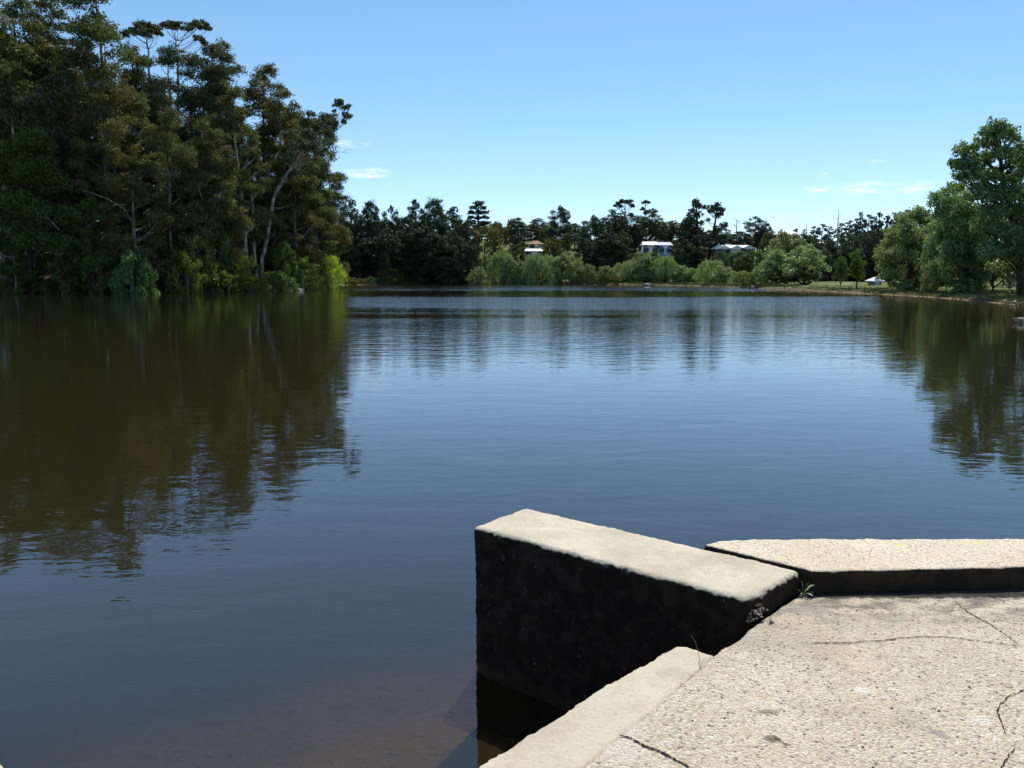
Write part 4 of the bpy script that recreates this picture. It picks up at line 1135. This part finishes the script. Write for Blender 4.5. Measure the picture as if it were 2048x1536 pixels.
# opposite flank at the lower left corner
q0 = D(-6, 1508, DECK_Z); q1 = D(26, 1542, DECK_Z)
v_ = np.array(q1) - np.array(q0); v_ /= np.linalg.norm(v_); q2 = np.array(q0) + v_ * 1.5; nn = np.array([v_[1], -v_[0]])
if nn[0] > 0: nn = -nn
o = slab('concrete_block', [tuple(np.array(q0) - v_ * .4), tuple(q2), tuple(q2 + nn * .5), tuple(np.array(q0) - v_ * .4 + nn * .5)], -1, DECK_Z, M['strip'], .012, .02, .008, .1)
tag(o, 'corner of a pale concrete slab at the lower left corner of the photo', 'concrete slab')

# cracks: thin crevices with crumbled lips
s = Mat('crevice'); M['crevice'] = s.principled((0.035, 0.026, 0.02), 1.0, spec=0)
def crack(pts, w, seed, z=DECK_Z + .004, n=10, parent=deck):
    r_ = random.Random(seed); P2 = []
    for a, b in zip(pts[:-1], pts[1:]):
        a, b = np.array(D(*a)), np.array(D(*b)); nr = np.array([-(b - a)[1], (b - a)[0]]); L = np.linalg.norm(nr); nr /= L
        for i in range(n):
            P2.append(a + (b - a) * i / n + nr * r_.uniform(-1, 1) * min(.010, L * .03))
    P2.append(np.array(D(*pts[-1])))
    v, f = [], []
    m = len(P2)
    for i, q in enumerate(P2):
        t = P2[min(i + 1, m - 1)] - P2[max(i - 1, 0)]; t /= np.linalg.norm(t) + 1e-9
        nr = np.array([-t[1], t[0]]); ww = w * r_.uniform(.25, 1.0) * min(1, (i + .3) / 3, (m - i - .3) / 3)
        v += [(*(q + nr * ww), z), (*(q - nr * ww), z)]
        if i: f += [2 * i - 2, 2 * i - 1, 2 * i + 1, 2 * i]
    link('crack', mesh_np('crack', np.array(v), np.array(f), 4, [M['crevice']]), parent)
crack([(1236, 1471), (1262, 1478), (1290, 1494), (1318, 1503), (1345, 1518), (1375, 1534), (1400, 1550)], .0058, 1)
crack([(1600, 1287), (1690, 1287), (1760, 1282), (1830, 1274), (1900, 1276), (1980, 1286), (2060, 1296)], .0038, 2)
crack([(1905, 1200), (1940, 1228), (1985, 1252), (2010, 1270), (2040, 1292)], .0030, 3)
crack([(2060, 1378), (2020, 1392), (2000, 1410), (1994, 1425), (2004, 1450), (2012, 1470)], .0030, 4)
crack([(2030, 1495), (2012, 1520), (2000, 1545)], .0028, 5)
crack([(1545, 1474), (1568, 1488), (1582, 1491)], .0032, 8)
# weathering chip stones at the block's broken corner
rgc = random.Random(11)
bm = bmesh.new()
for i in range(34):
    px_, py_ = 1490 + rgc.random() * 46, 1206 + rgc.random() * 36
    px_ += (py_ - 1222) * .35
    z_ = TOP_Z - .03 - (py_ - 1200) / 60 * .10
    q = at(px_, py_, onz(px_, py_, z_)[1])
    res = bmesh.ops.create_icosphere(bm, subdivisions=2, radius=1)
    sx = rgc.uniform(.004, .010)
    for v in res['verts']:
        nn_ = 1 + noise.noise(v.co * 1.5 + Vector((i * 3.1, 0, 0))) * .6
        v.co = Vector((v.co.x * sx * 1.2, v.co.y * sx, v.co.z * sx * .8)) * nn_ + Vector((q.x, q.y, z_))
me = bpy.data.meshes.new('exposed_rubble'); bm.to_mesh(me); bm.free()
s = Mat('exposed_aggregate'); M['agg'] = s.principled(s.mix(s.rng(s.noise(s.objc(), 60, 2), .4, .6), (0.08, 0.06, 0.045), (0.40, 0.32, 0.26)), .9)
me.materials.append(M['agg']); link('exposed_rubble', me, block)

# loose grit on the pavement (one mass, nobody could count it)
bm = bmesh.new()
for i in range(420):
    x_ = rgc.uniform(.0, 3.2); y_ = rgc.uniform(1.9, 3.6)
    # keep right of the pavement edge
    t_ = (y_ - d_b[1]) / dv2[1] if y_ < d_b[1] else None
    lim = d_b[0] + dv2[0] * t_ if t_ is not None else d_b[0] + (y_ - d_b[1]) * (d_a[0] - d_b[0]) / (d_a[1] - d_b[1])
    if x_ < lim + .02: continue
    r_ = rgc.uniform(.0015, .0045)
    res = bmesh.ops.create_icosphere(bm, subdivisions=1, radius=r_)
    for v in res['verts']: v.co = Vector((v.co.x * 1.3, v.co.y, v.co.z * .7)) + Vector((x_, y_, DECK_Z + r_ * .4))
me = bpy.data.meshes.new('grit'); bm.to_mesh(me); bm.free(); me.materials.append(M['agg'])
tag(link('gravel', me), kind='stuff')

# weed in the corner and the dry stalk
s = Mat('weed_leaf'); M['weed'] = s.principled(s.mix(s.noise(s.objc(), 30, 2), (0.10, 0.15, 0.05), (0.30, 0.36, 0.22)), .6)
s = Mat('dry_stalk'); M['stalk'] = s.principled((0.20, 0.15, 0.09), .8)
wx, wy = D(1604, 1188)
weed = thing('weed', 'small green weed sprouting where the block, kerb and pavement meet', 'weed', (wx, wy - .01, DECK_Z))
rw = np.random.default_rng(4)
def leafblade(tipv, w, me_name='leaf'):
    tipv = np.array(tipv, float); L = np.linalg.norm(tipv); sd_ = np.cross(tipv, (0, 0, 1)); sd_ /= np.linalg.norm(sd_) + 1e-9
    prof = [(0, .15), (.3, .35), (.6, .9), (.82, 1), (1, .1)]; v, f = [], []
    for i, (t, ww) in enumerate(prof):
        c_ = tipv * t + np.array([0, 0, .18 * L * math.sin(t * 3.1)])
        v += [c_ - sd_ * w * ww + (0, 0, .002), c_, c_ + sd_ * w * ww + (0, 0, .002)]
        if i:
            b = 3 * i
            f += [b - 3, b, b + 1, b - 2, b - 2, b + 1, b + 2, b - 1]
    return np.array(v), np.array(f)
for i, (tv, w_) in enumerate([((.055, .0, .05), .010), ((.02, -.02, .07), .004), ((-.012, -.01, .075), .003), ((.04, -.03, .02), .005), ((-.02, -.035, .015), .005), ((.03, -.05, .012), .006), ((.045, .01, .03), .006), ((.002, .0, .06), .004), ((-.03, -.02, .03), .004)]):
    v, f = leafblade(tv, w_)
    link('leaf', mesh_np('leaf', v, f, 4, [M['weed']]), weed)
tb = Tubes(5)
b0 = np.array([*D(1401, 1337), DECK_Z]); tip = np.array(at(1380, 1268, b0[1] + .06)); mid_ = np.array(at(1396, 1300, b0[1] + .01))
tb.add([b0 - (0, 0, .02), b0 * .5 + mid_ * .5 + (.002, 0, 0), mid_, mid_ * .45 + tip * .55 + (.004, 0, .004), tip], [.0014, .0012, .0010, .0008, .0004])
t2 = np.array(at(1412, 1312, b0[1] - .01)); tb.add([b0, b0 * .5 + t2 * .5 + (-.003, 0, .004), t2], [.001, .0008, .0003])
tb.add([b0, b0 + (-.010, .0, .022), b0 + (-.008, .01, .03)], [.001, .0008, .0003])
o = link('grass_stalk', tb.mesh('grass_stalk', M['stalk'])); tag(o, 'thin dry grass stalk growing from the joint between step and pavement', 'grass stalk')
